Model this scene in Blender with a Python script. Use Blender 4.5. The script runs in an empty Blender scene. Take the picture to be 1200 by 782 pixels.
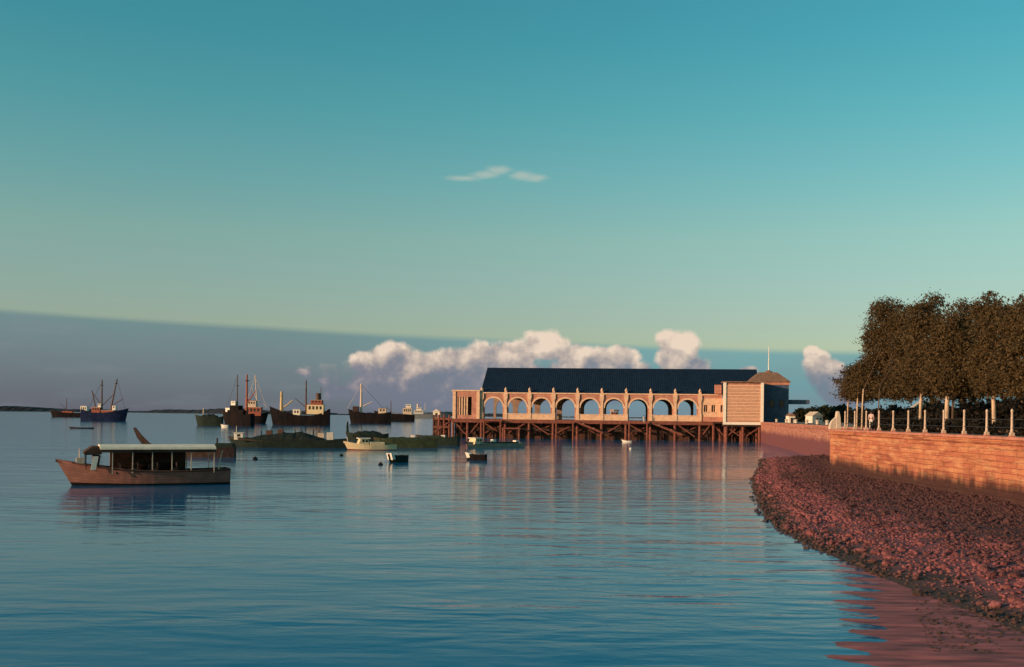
import bpy, bmesh, math, random
from mathutils import Vector, Matrix
random.seed(11)
R = math.radians
scn = bpy.context.scene
COL = scn.collection

# ------------------------------------------------------------------ camera
EYE = Vector((0, 0, 5.7))
FPX = 1250.0                      # focal length in photo pixels (photo is 1200 wide)
HY = 486.3                        # horizon height at the middle of the photo
ROLL = 0.0112
RV = Vector((math.cos(ROLL), 0, math.sin(ROLL)))
UV = Vector((-math.sin(ROLL), 0, math.cos(ROLL)))
FV = Vector((0, 1, 0))
def ray(px, py):
    return RV * ((px - 600) / FPX) - UV * ((py - HY) / FPX) + FV
def at(px, py, Y):
    return EYE + ray(px, py) * Y
def on(px, py, z=0.0):
    d = ray(px, py); return EYE + d * ((z - EYE.z) / d.z)
def mpp(Y): return Y / FPX         # metres per photo pixel at depth Y
cd = bpy.data.cameras.new('camera'); cam = bpy.data.objects.new('camera', cd); COL.objects.link(cam)
cd.sensor_width = 36; cd.lens = 36 * FPX / 1200; cd.shift_y = (HY - 391) / 1200
cd.clip_start = 0.5; cd.clip_end = 30000
M4 = Matrix.Identity(4)
for i in range(3):
    M4[i][0] = RV[i]; M4[i][1] = UV[i]; M4[i][2] = -FV[i]; M4[i][3] = EYE[i]
cam.matrix_world = M4
scn.camera = cam

# ------------------------------------------------------------------ materials
MATS = {}
def mat(name, col, rough=0.8, var=0.25, scale=3.0, bump=0.0, metal=0.0, spec=0.3, col2=None, detail=6, stretch=None):
    """procedural paint / stone / wood: noise between two real base colours and a noise bump"""
    m = bpy.data.materials.new(name); m.use_nodes = True
    nt = m.node_tree; N = nt.nodes; L = nt.links
    b = N['Principled BSDF']
    b.inputs['Roughness'].default_value = rough; b.inputs['Metallic'].default_value = metal
    b.inputs['Specular IOR Level'].default_value = spec
    tc = N.new('ShaderNodeTexCoord')
    src = tc.outputs['Object']
    if stretch:
        mp = N.new('ShaderNodeMapping'); mp.inputs['Scale'].default_value = stretch
        L.new(src, mp.inputs[0]); src = mp.outputs[0]
    no = N.new('ShaderNodeTexNoise'); no.inputs['Scale'].default_value = scale; no.inputs['Detail'].default_value = detail
    L.new(src, no.inputs['Vector'])
    rp = N.new('ShaderNodeValToRGB')
    rp.color_ramp.elements[0].position = 0.32; rp.color_ramp.elements[1].position = 0.68
    a = [c * (1 - var) for c in col]; d = col2 if col2 else [min(1, c * (1 + var)) for c in col]
    rp.color_ramp.elements[0].color = (*a, 1); rp.color_ramp.elements[1].color = (*d, 1)
    L.new(no.outputs['Fac'], rp.inputs[0]); L.new(rp.outputs[0], b.inputs['Base Color'])
    if bump:
        bp = N.new('ShaderNodeBump'); bp.inputs['Strength'].default_value = 0.7; bp.inputs['Distance'].default_value = bump
        L.new(no.outputs['Fac'], bp.inputs['Height']); L.new(bp.outputs[0], b.inputs['Normal'])
    MATS[name] = m
    return m

class NB:                          # tiny node helper
    def __init__(s, nt): s.nt = nt; s.N = nt.nodes; s.L = nt.links
    def val(s, x, sock):
        if isinstance(x, (int, float)): sock.default_value = x
        else: s.L.new(x, sock)
    def m(s, op, a, b=None, c=None, clamp=False):
        n = s.N.new('ShaderNodeMath'); n.operation = op; n.use_clamp = clamp
        s.val(a, n.inputs[0])
        if b is not None: s.val(b, n.inputs[1])
        if c is not None: s.val(c, n.inputs[2])
        return n.outputs[0]
    def sstep(s, x, lo, hi):
        n = s.N.new('ShaderNodeMapRange'); n.interpolation_type = 'SMOOTHSTEP'
        s.val(x, n.inputs[0]); n.inputs[1].default_value = lo; n.inputs[2].default_value = hi
        return n.outputs[0]
    def xyz(s, x, y, z):
        n = s.N.new('ShaderNodeCombineXYZ')
        for i, v in enumerate((x, y, z)): s.val(v, n.inputs[i])
        return n.outputs[0]
    def noise(s, v, scale, detail=6, rough=0.55, dist=0.0):
        n = s.N.new('ShaderNodeTexNoise'); n.inputs['Scale'].default_value = scale
        n.inputs['Detail'].default_value = detail; n.inputs['Roughness'].default_value = rough
        n.inputs['Distortion'].default_value = dist
        s.L.new(v, n.inputs['Vector']); return n.outputs['Fac']
    def mix(s, f, a, b, mode='MIX'):
        n = s.N.new('ShaderNodeMix'); n.data_type = 'RGBA'; n.blend_type = mode
        s.val(f, n.inputs[0])
        for v, k in ((a, 6), (b, 7)):
            if isinstance(v, tuple): n.inputs[k].default_value = (*v, 1)
            else: s.L.new(v, n.inputs[k])
        return n.outputs[2]
    def ramp(s, x, stops):
        n = s.N.new('ShaderNodeValToRGB'); e = n.color_ramp.elements
        while len(e) < len(stops): e.new(0.5)
        for k, (p, c) in enumerate(stops): e[k].position = p; e[k].color = (*c, 1)
        s.L.new(x, n.inputs[0]); return n.outputs[0]

# ------------------------------------------------------------------ sun and sky
SUN_EL, SUN_AZ = R(11), math.atan2(-0.86, -0.45)      # azimuth from +Y towards +X
sd = Vector((math.sin(SUN_AZ) * math.cos(SUN_EL), math.cos(SUN_AZ) * math.cos(SUN_EL), math.sin(SUN_EL)))
sl = bpy.data.lights.new('sun', 'SUN'); so = bpy.data.objects.new('sun', sl); COL.objects.link(so)
sl.energy = 5.0; sl.angle = R(0.5); sl.color = (1.0, 0.60, 0.37)
so.rotation_euler = (-sd).to_track_quat('-Z', 'Y').to_euler(); so.location = sd * 300

world = bpy.data.worlds.new('World'); scn.world = world; world.use_nodes = True
wt = world.node_tree; wt.nodes.clear(); B = NB(wt)
sky = wt.nodes.new('ShaderNodeTexSky'); sky.sky_type = 'NISHITA'; sky.sun_disc = False
sky.sun_elevation = SUN_EL; sky.sun_rotation = SUN_AZ % (2 * math.pi)
sky.altitude = 0; sky.air_density = 1.0; sky.dust_density = 1.0; sky.ozone_density = 1.0
WSTR = 0.10
tc = wt.nodes.new('ShaderNodeTexCoord'); sx = wt.nodes.new('ShaderNodeSeparateXYZ')
wt.links.new(tc.outputs['Generated'], sx.inputs[0])
X, Y_, Z = sx.outputs
hl = B.m('SQRT', B.m('ADD', B.m('MULTIPLY', X, X), B.m('MULTIPLY', Y_, Y_)))
hl = B.m('MAXIMUM', hl, 0.02)
u = B.m('DIVIDE', X, hl); e = B.m('DIVIDE', Z, hl)
def ue(px, py):
    d = ray(px, py); h = math.hypot(d.x, d.y); return d.x / h, d.z / h
def lin(r, g, b):
    f = lambda c: (c / 255 / 12.92) if c <= 10 else ((c / 255 + 0.055) / 1.055) ** 2.4
    return tuple(f(c) for c in (r, g, b))
def W(r, g, b): return tuple(c / WSTR for c in lin(r, g, b))     # colour as it should read on the sky
# clear sky: the Nishita sky through a teal-green tint that depends on height (old colour film)
tint = B.ramp(B.m('MULTIPLY', e, 2.0, clamp=True),
              [(0.0, (1.02, 1.10, 1.14)), (0.178, (1.04, 1.15, 1.14)), (0.25, (1.04, 1.24, 1.14)), (0.33, (1.04, 1.36, 1.14)), (0.45, (0.80, 1.44, 1.24)), (0.57, (0.58, 1.48, 1.28)), (0.70, (0.44, 1.46, 1.32)), (1.0, (0.36, 1.42, 1.34))])
base = B.mix(1.0, sky.outputs[0], tint, 'MULTIPLY')
front = B.sstep(Y_, 0.0, 0.2)
# long flat cloud bank with a straight upper edge
(uL, eL), (uR, eR) = ue(83, 367), ue(1000, 411)
sl_ = (eR - eL) / (uR - uL)
uc = B.m('MINIMUM', B.m('MAXIMUM', u, -0.7), 0.5)
edge = B.m('ADD', B.m('MULTIPLY', uc, sl_), eL - uL * sl_)
pn = B.xyz(u, e, 0.0)
streak = B.noise(B.xyz(B.m('MULTIPLY', u, 3.0), B.m('MULTIPLY', B.m('ADD', e, B.m('MULTIPLY', u, -sl_)), 40.0), 0.3), 2.2, 5)
edge_n = B.m('ADD', edge, B.m('MULTIPLY', B.m('SUBTRACT', streak, 0.5), 0.003))
dd = B.m('SUBTRACT', edge_n, e)
bank = B.m('MULTIPLY', B.sstep(dd, -0.0016, 0.0058), front)
low = B.m('DIVIDE', dd, 0.085, clamp=True)
left_low = B.ramp(low, [(0.0, W(112, 140, 142)), (0.3, W(112, 131, 136)), (0.7, W(104, 114, 124)), (1.0, W(99, 101, 114))])
right_low = B.ramp(low, [(0.0, W(120, 166, 168)), (0.4, W(108, 154, 162)), (0.75, W(116, 142, 156)), (1.0, W(118, 126, 146))])
lr = B.sstep(u, -0.25, 0.16)
bank_c = B.mix(lr, left_low, right_low)
bn = B.noise(B.xyz(B.m('MULTIPLY', u, 8.0), B.m('MULTIPLY', e, 30.0), 0.7), 1.6, 7, 0.6)
bank_c = B.mix(B.m('MULTIPLY', B.sstep(bn, 0.48, 0.75), 0.35), bank_c, W(128, 138, 148))
col = B.mix(B.m('MULTIPLY', bank, 0.94), base, bank_c)
# cumulus heads: px, py, half width, half height (photo pixels) of each puff
PUFF = [(430, 426, 18, 15), (448, 422, 20, 17), (466, 419, 21, 18), (480, 428, 22, 18), (455, 440, 34, 18), (510, 430, 26, 16), (538, 424, 26, 17), (565, 421, 28, 17), (592, 417, 24, 16),
        (612, 415, 20, 16), (630, 404, 16, 17), (644, 407, 18, 17), (659, 408, 12, 12), (675, 418, 24, 16), (702, 422, 24, 14), (731, 417, 19, 12),
        (789, 401, 17, 16), (800, 404, 17, 17), (792, 420, 22, 18), (808, 432, 24, 14), (826, 440, 22, 8), (875, 434, 14, 6),
        (951, 414, 9, 10), (958, 424, 13, 14), (968, 438, 17, 16), (980, 450, 22, 16), (992, 462, 28, 16),
        (590, 448, 190, 26), (700, 440, 80, 18), (480, 452, 80, 26), (356, 436, 18, 6), (380, 446, 22, 7), (400, 455, 24, 8)]
f1 = B.noise(pn, 36.0, 8, 0.52, 0.15)
off = B.xyz(B.m('ADD', u, -0.006), B.m('ADD', e, 0.007), 0.0)
f2 = B.noise(off, 36.0, 8, 0.52, 0.15)
dens = None
for (px, py, rx, ry) in PUFF:
    pu, pe = ue(px, py)
    a = B.m('MULTIPLY', B.m('SUBTRACT', u, pu), FPX / rx * 0.8)
    b = B.m('MULTIPLY', B.m('SUBTRACT', e, pe), FPX / ry * 0.8)
    dist = B.m('SQRT', B.m('ADD', B.m('MULTIPLY', a, a), B.m('MULTIPLY', b, b)))
    w = 1.0
    if (px, py) in ((356, 436), (380, 446), (400, 455), (875, 434)): w = 0.5 if px < 420 else 0.75
    q = B.m('SUBTRACT', w, dist)
    dens = q if dens is None else B.m('SMOOTH_MAX', dens, q, 0.06)
D = B.m('ADD', dens, B.m('MULTIPLY', B.m('SUBTRACT', f1, 0.50), 1.45))
alpha = B.m('MULTIPLY', B.sstep(D, 0.0, 0.34), front)
lit = B.m('ADD', B.m('MULTIPLY', B.m('SUBTRACT', f1, f2), 2.2), 0.36)
lit = B.m('ADD', lit, B.m('MULTIPLY', B.m('SUBTRACT', e, 0.040), 22.0), clamp=True)
cum = B.ramp(lit, [(0.0, W(118, 120, 138)), (0.3, W(140, 135, 146)), (0.6, W(188, 171, 163)), (1.0, W(234, 213, 192))])
alpha = B.m('MULTIPLY', alpha, B.m('ADD', 0.72, B.m('MULTIPLY', lit, 0.28)))
col = B.mix(alpha, col, cum)
# one small wisp high in the sky
wisp = None
for (px, py, rx, ry) in ((545, 209, 30, 5), (568, 205, 26, 7), (585, 200, 22, 9), (612, 206, 30, 8), (630, 209, 24, 6)):
    pu, pe = ue(px, py)
    a = B.m('MULTIPLY', B.m('SUBTRACT', u, pu), FPX / rx); b = B.m('MULTIPLY', B.m('SUBTRACT', e, pe), FPX / ry)
    q = B.m('SUBTRACT', 1.0, B.m('SQRT', B.m('ADD', B.m('MULTIPLY', a, a), B.m('MULTIPLY', b, b))))
    wisp = q if wisp is None else B.m('SMOOTH_MAX', wisp, q, 0.2)
fw = B.noise(B.xyz(B.m('MULTIPLY', u, 0.45), e, 2.0), 90.0, 7, 0.6, 0.5)
wa = B.sstep(B.m('ADD', wisp, B.m('MULTIPLY', B.m('SUBTRACT', fw, 0.55), 1.6)), 0.0, 1.0)
col = B.mix(B.m('MULTIPLY', B.m('MULTIPLY', wa, 0.5), front), col, W(198, 200, 184))
bg = wt.nodes.new('ShaderNodeBackground'); bg.inputs['Strength'].default_value = WSTR
wt.links.new(col, bg.inputs[0]); wo = wt.nodes.new('ShaderNodeOutputWorld'); wt.links.new(bg.outputs[0], wo.inputs[0])
scn.view_settings.view_transform = 'Standard'; scn.view_settings.look = 'None'
scn.view_settings.gamma = 1; scn.view_settings.use_curve_mapping = False; scn.view_settings.exposure = 0
scn.cycles.max_bounces = 6; scn.cycles.diffuse_bounces = 3; scn.cycles.glossy_bounces = 3

# ------------------------------------------------------------------ mesh helpers
class MB:
    def __init__(s): s.v = []; s.f = []; s.fm = []
    def add(s, vs, fs, mi=0):
        o = len(s.v); s.v += [tuple(v) for v in vs]; s.f += [tuple(i + o for i in f) for f in fs]; s.fm += [mi] * len(fs)
        return s
    def box(s, x0, x1, y0, y1, z0, z1, mi=0):
        v = [(x0, y0, z0), (x1, y0, z0), (x1, y1, z0), (x0, y1, z0), (x0, y0, z1), (x1, y0, z1), (x1, y1, z1), (x0, y1, z1)]
        return s.add(v, [(0, 3, 2, 1), (4, 5, 6, 7), (0, 1, 5, 4), (1, 2, 6, 5), (2, 3, 7, 6), (3, 0, 4, 7)], mi)
    def tube(s, pts, rs, n=8, mi=0, flat=None):
        pts = [Vector(p) for p in pts]
        if not hasattr(rs, '__len__'): rs = [rs] * len(pts)
        vs = []; fs = []
        for i, p in enumerate(pts):
            a = pts[max(0, i - 1)]; b = pts[min(len(pts) - 1, i + 1)]
            d = (b - a).normalized()
            ref = Vector((0, 0, 1)) if abs(d.z) < 0.9 else Vector((1, 0, 0))
            x = d.cross(ref).normalized(); y = d.cross(x)
            for k in range(n):
                t = 2 * math.pi * k / n
                vs.append(p + (x * math.cos(t) + y * math.sin(t)) * rs[i])
        for i in range(len(pts) - 1):
            for k in range(n):
                k2 = (k + 1) % n
                fs.append((i * n + k, i * n + k2, (i + 1) * n + k2, (i + 1) * n + k))
        fs.append(tuple(range(n - 1, -1, -1))); fs.append(tuple(range((len(pts) - 1) * n, len(pts) * n)))
        return s.add(vs, fs, mi)
    def beam(s, p, q, w, h=None, mi=0):
        """square timber from p to q"""
        p = Vector(p); q = Vector(q); h = h or w; d = (q - p).normalized()
        ref = Vector((0, 0, 1)) if abs(d.z) < 0.95 else Vector((0, 1, 0))
        x = d.cross(ref).normalized() * w / 2; y = x.cross(d).normalized() * h / 2
        vs = [p - x - y, p + x - y, p + x + y, p - x + y, q - x - y, q + x - y, q + x + y, q - x + y]
        return s.add(vs, [(0, 3, 2, 1), (4, 5, 6, 7), (0, 1, 5, 4), (1, 2, 6, 5), (2, 3, 7, 6), (3, 0, 4, 7)], mi)
    def prism(s, poly, axis, a, b, mi=0):
        """extrude a 2D outline between a and b along 'x','y' or 'z'"""
        def P(p, t):
            return {'x': (t, p[0], p[1]), 'y': (p[0], t, p[1]), 'z': (p[0], p[1], t)}[axis]
        n = len(poly)
        vs = [P(p, a) for p in poly] + [P(p, b) for p in poly]
        fs = [tuple(range(n)), tuple(range(2 * n - 1, n - 1, -1))] + [(i, i + n, (i + 1) % n + n, (i + 1) % n) for i in range(n)]
        return s.add(vs, fs, mi)
    def lathe(s, prof, c=(0, 0, 0), n=16, mi=0):
        vs = []; fs = []
        for r, z in prof:
            for k in range(n):
                t = 2 * math.pi * k / n; vs.append((c[0] + r * math.cos(t), c[1] + r * math.sin(t), c[2] + z))
        for i in range(len(prof) - 1):
            for k in range(n):
                k2 = (k + 1) % n; fs.append((i * n + k, i * n + k2, (i + 1) * n + k2, (i + 1) * n + k))
        fs.append(tuple(range(n - 1, -1, -1))); fs.append(tuple(range((len(prof) - 1) * n, len(prof) * n)))
        return s.add(vs, fs, mi)
    def build(s, name, mats, parent=None, smooth=False, bevel=0.0, fix=True):
        me = bpy.data.meshes.new(name); me.from_pydata(s.v, [], s.f); me.update()
        if not isinstance(mats, (list, tuple)): mats = [mats]
        for m in mats: me.materials.append(m)
        if any(s.fm): me.polygons.foreach_set('material_index', s.fm)
        if fix:
            bm = bmesh.new(); bm.from_mesh(me); bmesh.ops.recalc_face_normals(bm, faces=bm.faces); bm.to_mesh(me); bm.free()
        if smooth: me.polygons.foreach_set('use_smooth', [True] * len(me.polygons))
        o = bpy.data.objects.new(name, me); COL.objects.link(o)
        if parent is not None: o.parent = parent
        if bevel:
            b = o.modifiers.new('bevel', 'BEVEL'); b.width = bevel; b.segments = 2; b.limit_method = 'ANGLE'
        return o
def tag(o, label, cat, group=None, kind=None):
    o['label'] = label; o['category'] = cat
    if group: o['group'] = group
    if kind: o['kind'] = kind
    return o
def thing(name, label, cat, loc=(0, 0, 0), rz=0.0, group=None):
    o = bpy.data.objects.new(name, None); COL.objects.link(o); o.empty_display_size = 0.5
    o.location = loc; o.rotation_euler = (0, 0, rz)
    return tag(o, label, cat, group)
def structure(o): o['kind'] = 'structure'; return o
def copy_tree(src, **kw):
    c = src.copy(); COL.objects.link(c)
    for ch in list(src.children):
        d = ch.copy(); COL.objects.link(d); d.parent = c
        for g in list(ch.children):
            k = g.copy(); COL.objects.link(k); k.parent = d
    return c

# ------------------------------------------------------------------ paints
mat('cream_plaster', (0.68, 0.43, 0.28), 0.85, 0.14, 1.3, 0.02)
mat('pink_plaster', (0.45, 0.20, 0.14), 0.88, 0.22, 0.9, 0.02)
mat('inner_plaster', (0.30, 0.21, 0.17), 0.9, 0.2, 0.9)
mat('slate', (0.007, 0.020, 0.042), 0.95, 0.3, 0.8, 0.03, spec=0.1, stretch=(1, 1, 4))
mat('red_timber', (0.19, 0.062, 0.042), 0.85, 0.35, 2.0, 0.02)
mat('dark_timber', (0.06, 0.032, 0.024), 0.9, 0.4, 2.0, 0.02)
mat('screen_planks', (0.075, 0.034, 0.025), 0.95, 0.6, 1.4, 0.05, stretch=(2.5, 1, 0.4))
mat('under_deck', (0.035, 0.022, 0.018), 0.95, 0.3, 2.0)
mat('shadow_blue', (0.06, 0.085, 0.13), 0.8, 0.2, 1.5)  # blue shadow tone of the pavilion front put into the base colour
mat('brown_tile', (0.22, 0.12, 0.08), 0.85, 0.3, 2.0, 0.03)
mat('white_paint', (0.80, 0.70, 0.58), 0.5, 0.08, 4.0)
mat('dull_white', (0.62, 0.55, 0.47), 0.6, 0.15, 3.0)
mat('louvre_paint', (0.66, 0.39, 0.26), 0.8, 0.12, 2.0)
mat('louvre_tan', (0.54, 0.30, 0.20), 0.8, 0.12, 2.0)
mat('roof_cream', (0.85, 0.72, 0.55), 0.6, 0.1, 2.0)
mat('pale_paint', (0.60, 0.45, 0.33), 0.6, 0.15, 3.0)
mat('cream_paint', (0.72, 0.55, 0.32), 0.5, 0.1, 3.0)
mat('yellow_mast', (0.55, 0.38, 0.18), 0.6, 0.15, 3.0)
mat('black_hull', (0.010, 0.010, 0.013), 0.85, 0.4, 0.6, spec=0.08, col2=(0.018, 0.012, 0.011), stretch=(1, 1, 0.3))
mat('navy_hull', (0.010, 0.018, 0.05), 0.85, 0.4, 0.6, spec=0.08)
mat('green_hull', (0.010, 0.020, 0.014), 0.85, 0.35, 1.2)
mat('olive_hull', (0.026, 0.040, 0.018), 0.85, 0.35, 1.5)
mat('tarpaulin', (0.010, 0.016, 0.012), 0.85, 0.35, 1.2, 0.08)
mat('brown_hull', (0.27, 0.115, 0.085), 0.55, 0.18, 1.6)
mat('boot_top', (0.20, 0.03, 0.03), 0.6, 0.2, 2.0)
mat('rust_red', (0.30, 0.08, 0.05), 0.7, 0.25, 1.5)
mat('grey_hull', (0.16, 0.17, 0.18), 0.6, 0.2, 1.2)
mat('drab_hull', (0.30, 0.27, 0.20), 0.7, 0.2, 1.2)
mat('canvas_brown', (0.06, 0.035, 0.025), 0.95, 0.35, 2.0)
mat('mast_brown', (0.10, 0.05, 0.035), 0.7, 0.25, 3.0)
mat('glass_dark', (0.012, 0.016, 0.02), 0.12, 0.1, 2.0, spec=0.5)
mat('steel_dark', (0.03, 0.028, 0.028), 0.5, 0.2, 4.0)
mat('iron_rail', (0.025, 0.022, 0.025), 0.6, 0.2, 4.0)
mat('weathered_white', (0.56, 0.45, 0.36), 0.8, 0.15, 5.0)
mat('post_white', (0.52, 0.38, 0.29), 0.7, 0.15, 5.0)
mat('trunk_pale', (0.50, 0.36, 0.25), 0.9, 0.3, 3.0, 0.02, stretch=(1, 1, 0.3))
mat('trunk_dark', (0.10, 0.065, 0.045), 0.9, 0.3, 3.0, 0.02, stretch=(1, 1, 0.3))
mat('skin', (0.22, 0.11, 0.07), 0.6, 0.1, 3.0)
mat('white_cloth', (0.72, 0.62, 0.56), 0.9, 0.1, 6.0)
mat('pink_cloth', (0.60, 0.42, 0.38), 0.9, 0.1, 6.0)
mat('dark_cloth', (0.03, 0.028, 0.035), 0.9, 0.2, 6.0)
mat('hair', (0.01, 0.008, 0.007), 0.6, 0.2, 9.0)
mat('paving', (0.26, 0.17, 0.13), 0.9, 0.25, 0.6)
mat('far_wood', (0.020, 0.022, 0.028), 0.95, 0.3, 0.02)
MM = MATS
def add_seams(m, n_per_m):
    nb = NB(m.node_tree); b = nb.N['Principled BSDF']; tc = nb.N.new('ShaderNodeTexCoord')
    w = nb.N.new('ShaderNodeTexWave'); w.inputs['Scale'].default_value = n_per_m; w.inputs['Distortion'].default_value = 0.4; w.inputs['Detail'].default_value = 1
    nb.L.new(tc.outputs['Object'], w.inputs['Vector'])
    sp = nb.N.new('ShaderNodeSeparateXYZ'); nb.L.new(tc.outputs['Object'], sp.inputs[0])
    src = b.inputs['Base Color'].links[0].from_socket
    fl = nb.noise(nb.xyz(nb.m('FLOOR', nb.m('MULTIPLY', sp.outputs[0], 0.9)), nb.m('FLOOR', nb.m('MULTIPLY', sp.outputs[2], 0.55)), 0.0), 0.77, 2)
    c = nb.mix(nb.m('MULTIPLY', nb.sstep(fl, 0.35, 0.65), 0.45), src, (0.010, 0.026, 0.052)); nb.L.new(c, b.inputs['Base Color'])
    bp = nb.N.new('ShaderNodeBump'); bp.inputs['Distance'].default_value = 0.08; bp.inputs['Strength'].default_value = 0.5
    nb.L.new(w.outputs['Fac'], bp.inputs['Height']); nb.L.new(bp.outputs[0], b.inputs['Normal'])
add_seams(MATS['slate'], 0.6)

def leaf_mat(name, c1, c2, c3):
    m = bpy.data.materials.new(name); m.use_nodes = True; nb = NB(m.node_tree)
    b = m.node_tree.nodes['Principled BSDF']; b.inputs['Roughness'].default_value = 0.65; b.inputs['Specular IOR Level'].default_value = 0.2
    tc = nb.N.new('ShaderNodeTexCoord'); ge = nb.N.new('ShaderNodeNewGeometry')
    n = nb.noise(tc.outputs['Object'], 0.7, 3)
    c = nb.ramp(n, [(0.35, c1), (0.65, c2)])
    c = nb.mix(nb.m('MULTIPLY', ge.outputs['Random Per Island'], 0.7), c, c3)
    nb.L.new(c, b.inputs['Base Color'])
    tr = nb.N.new('ShaderNodeBsdfTranslucent'); nb.L.new(c, tr.inputs[0])
    mx = nb.N.new('ShaderNodeMixShader'); mx.inputs[0].default_value = 0.45
    nb.L.new(b.outputs[0], mx.inputs[1]); nb.L.new(tr.outputs[0], mx.inputs[2])
    nb.L.new(mx.outputs[0], nb.N['Material Output'].inputs[0]); MATS[name] = m
leaf_mat('leaf', (0.085, 0.058, 0.028), (0.13, 0.086, 0.038), (0.15, 0.095, 0.042))
leaf_mat('leaf_dark', (0.016, 0.016, 0.012), (0.026, 0.022, 0.016), (0.035, 0.026, 0.018))
leaf_mat('leaf_green', (0.025, 0.03, 0.014), (0.04, 0.042, 0.018), (0.05, 0.045, 0.02))

# masonry of the quay walls: courses, joints, stains near the water
def masonry(name, c1, c2, tide, wet_col, axis):
    m = bpy.data.materials.new(name); m.use_nodes = True; nb = NB(m.node_tree)
    b = m.node_tree.nodes['Principled BSDF']; b.inputs['Roughness'].default_value = 0.9; b.inputs['Specular IOR Level'].default_value = 0.2
    ge = nb.N.new('ShaderNodeNewGeometry'); sp = nb.N.new('ShaderNodeSeparateXYZ'); nb.L.new(ge.outputs['Position'], sp.inputs[0])
    along = nb.m('ADD', sp.outputs[1], nb.m('MULTIPLY', sp.outputs[0], 0.4))
    wob = nb.noise(nb.xyz(nb.m('MULTIPLY', along, 0.6), sp.outputs[2], 5.0), 1.4, 4)
    v = nb.xyz(along, nb.m('ADD', sp.outputs[2], nb.m('MULTIPLY', wob, 0.16)), 0.0)
    br = nb.N.new('ShaderNodeTexBrick'); nb.L.new(v, br.inputs['Vector'])
    br.inputs['Scale'].default_value = 1.0; br.inputs['Brick Width'].default_value = 1.7; br.inputs['Row Height'].default_value = 0.36; br.offset = 0.37; br.squash = 1.4; br.squash_frequency = 3
    br.inputs['Mortar Size'].default_value = 0.022; br.inputs['Mortar Smooth'].default_value = 0.4; br.inputs['Bias'].default_value = 0.1
    br.inputs['Color1'].default_value = (*c1, 1); br.inputs['Color2'].default_value = (*c2, 1)
    br.inputs['Mortar'].default_value = (*[c * 0.7 for c in c1], 1)
    n1 = nb.noise(v, 0.55, 7, 0.65, 0.4); n2 = nb.noise(nb.xyz(nb.m('MULTIPLY', along, 0.35), nb.m('MULTIPLY', sp.outputs[2], 1.8), 0.0), 1.2, 6, 0.65)
    c = nb.mix(nb.m('MULTIPLY', nb.sstep(n1, 0.42, 0.7), 0.55), br.outputs['Color'], tuple(x * 0.55 for x in c1))
    c = nb.mix(nb.m('MULTIPLY', nb.sstep(n2, 0.48, 0.66), 0.75), c, tuple(min(1, x * y) for x, y in zip(c2, (1.1, 1.45, 1.5))))
    n3 = nb.noise(nb.xyz(nb.m('MULTIPLY', along, 0.25), nb.m('MULTIPLY', sp.outputs[2], 3.0), 7.0), 1.5, 6, 0.7)
    c = nb.mix(nb.m('MULTIPLY', nb.sstep(n3, 0.52, 0.62), 0.55), c, tuple(x * 0.4 for x in c1))
    # tide mark: weed and wet stone below an uneven line, with runs of damp coming down from the joints
    runs = nb.noise(nb.xyz(nb.m('MULTIPLY', along, 1.0), nb.m('MULTIPLY', sp.outputs[2], 0.12), 4.0), 0.55, 7, 0.68)
    h = nb.m('ADD', sp.outputs[2], nb.m('MULTIPLY', nb.m('SUBTRACT', runs, 0.5), 2.6))
    wet = nb.m('SUBTRACT', 1.0, nb.sstep(h, tide - 0.5, tide + 0.5))
    c = nb.mix(nb.m('MULTIPLY', wet, 0.93), c, wet_col)
    nb.L.new(c, b.inputs['Base Color'])
    bp = nb.N.new('ShaderNodeBump'); bp.inputs['Strength'].default_value = 0.9; bp.inputs['Distance'].default_value = 0.12
    hh = nb.m('ADD', nb.m('MULTIPLY', br.outputs['Fac'], -0.25), n1); nb.L.new(hh, bp.inputs['Height'])
    nb.L.new(bp.outputs[0], b.inputs['Normal']); MATS[name] = m
def planked(m, rows):
    nb = NB(m.node_tree); b = nb.N['Principled BSDF']; tc = nb.N.new('ShaderNodeTexCoord'); sp = nb.N.new('ShaderNodeSeparateXYZ'); nb.L.new(tc.outputs['Object'], sp.inputs[0])
    zz = nb.m('ADD', sp.outputs[2], nb.m('MULTIPLY', nb.m('POWER', nb.m('MAXIMUM', nb.m('ADD', sp.outputs[0], 1.0), 0.0), 2.0), -0.012))
    fr = nb.m('FRACT', nb.m('MULTIPLY', zz, rows)); seam = nb.sstep(nb.m('ABSOLUTE', nb.m('SUBTRACT', fr, 0.5)), 0.40, 0.49)
    row = nb.noise(nb.xyz(nb.m('MULTIPLY', sp.outputs[0], 0.25), nb.m('FLOOR', nb.m('MULTIPLY', zz, rows)), 0.0), 1.7, 3)
    run = nb.noise(nb.xyz(nb.m('MULTIPLY', sp.outputs[0], 3.0), nb.m('MULTIPLY', sp.outputs[2], 0.5), 2.0), 1.4, 6, 0.65)
    src = b.inputs['Base Color'].links[0].from_socket
    c = nb.mix(nb.m('MULTIPLY', nb.sstep(row, 0.4, 0.65), 0.35), src, (0.17, 0.075, 0.05))
    c = nb.mix(nb.m('MULTIPLY', nb.sstep(run, 0.56, 0.72), 0.5), c, (0.09, 0.045, 0.035))
    c = nb.mix(nb.m('MULTIPLY', seam, 0.6), c, (0.05, 0.025, 0.02)); nb.L.new(c, b.inputs['Base Color'])
planked(MATS['brown_hull'], 4.5)
masonry('quay_stone', (0.40, 0.118, 0.074), (0.50, 0.195, 0.098), 1.75, (0.034, 0.017, 0.019), 'y')
masonry('quay_stone_far', (0.40, 0.15, 0.11), (0.46, 0.19, 0.13), 2.7, (0.15, 0.052, 0.062), 'y')
mat('coping_stone', (0.42, 0.17, 0.12), 0.9, 0.2, 1.2, 0.03)

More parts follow.
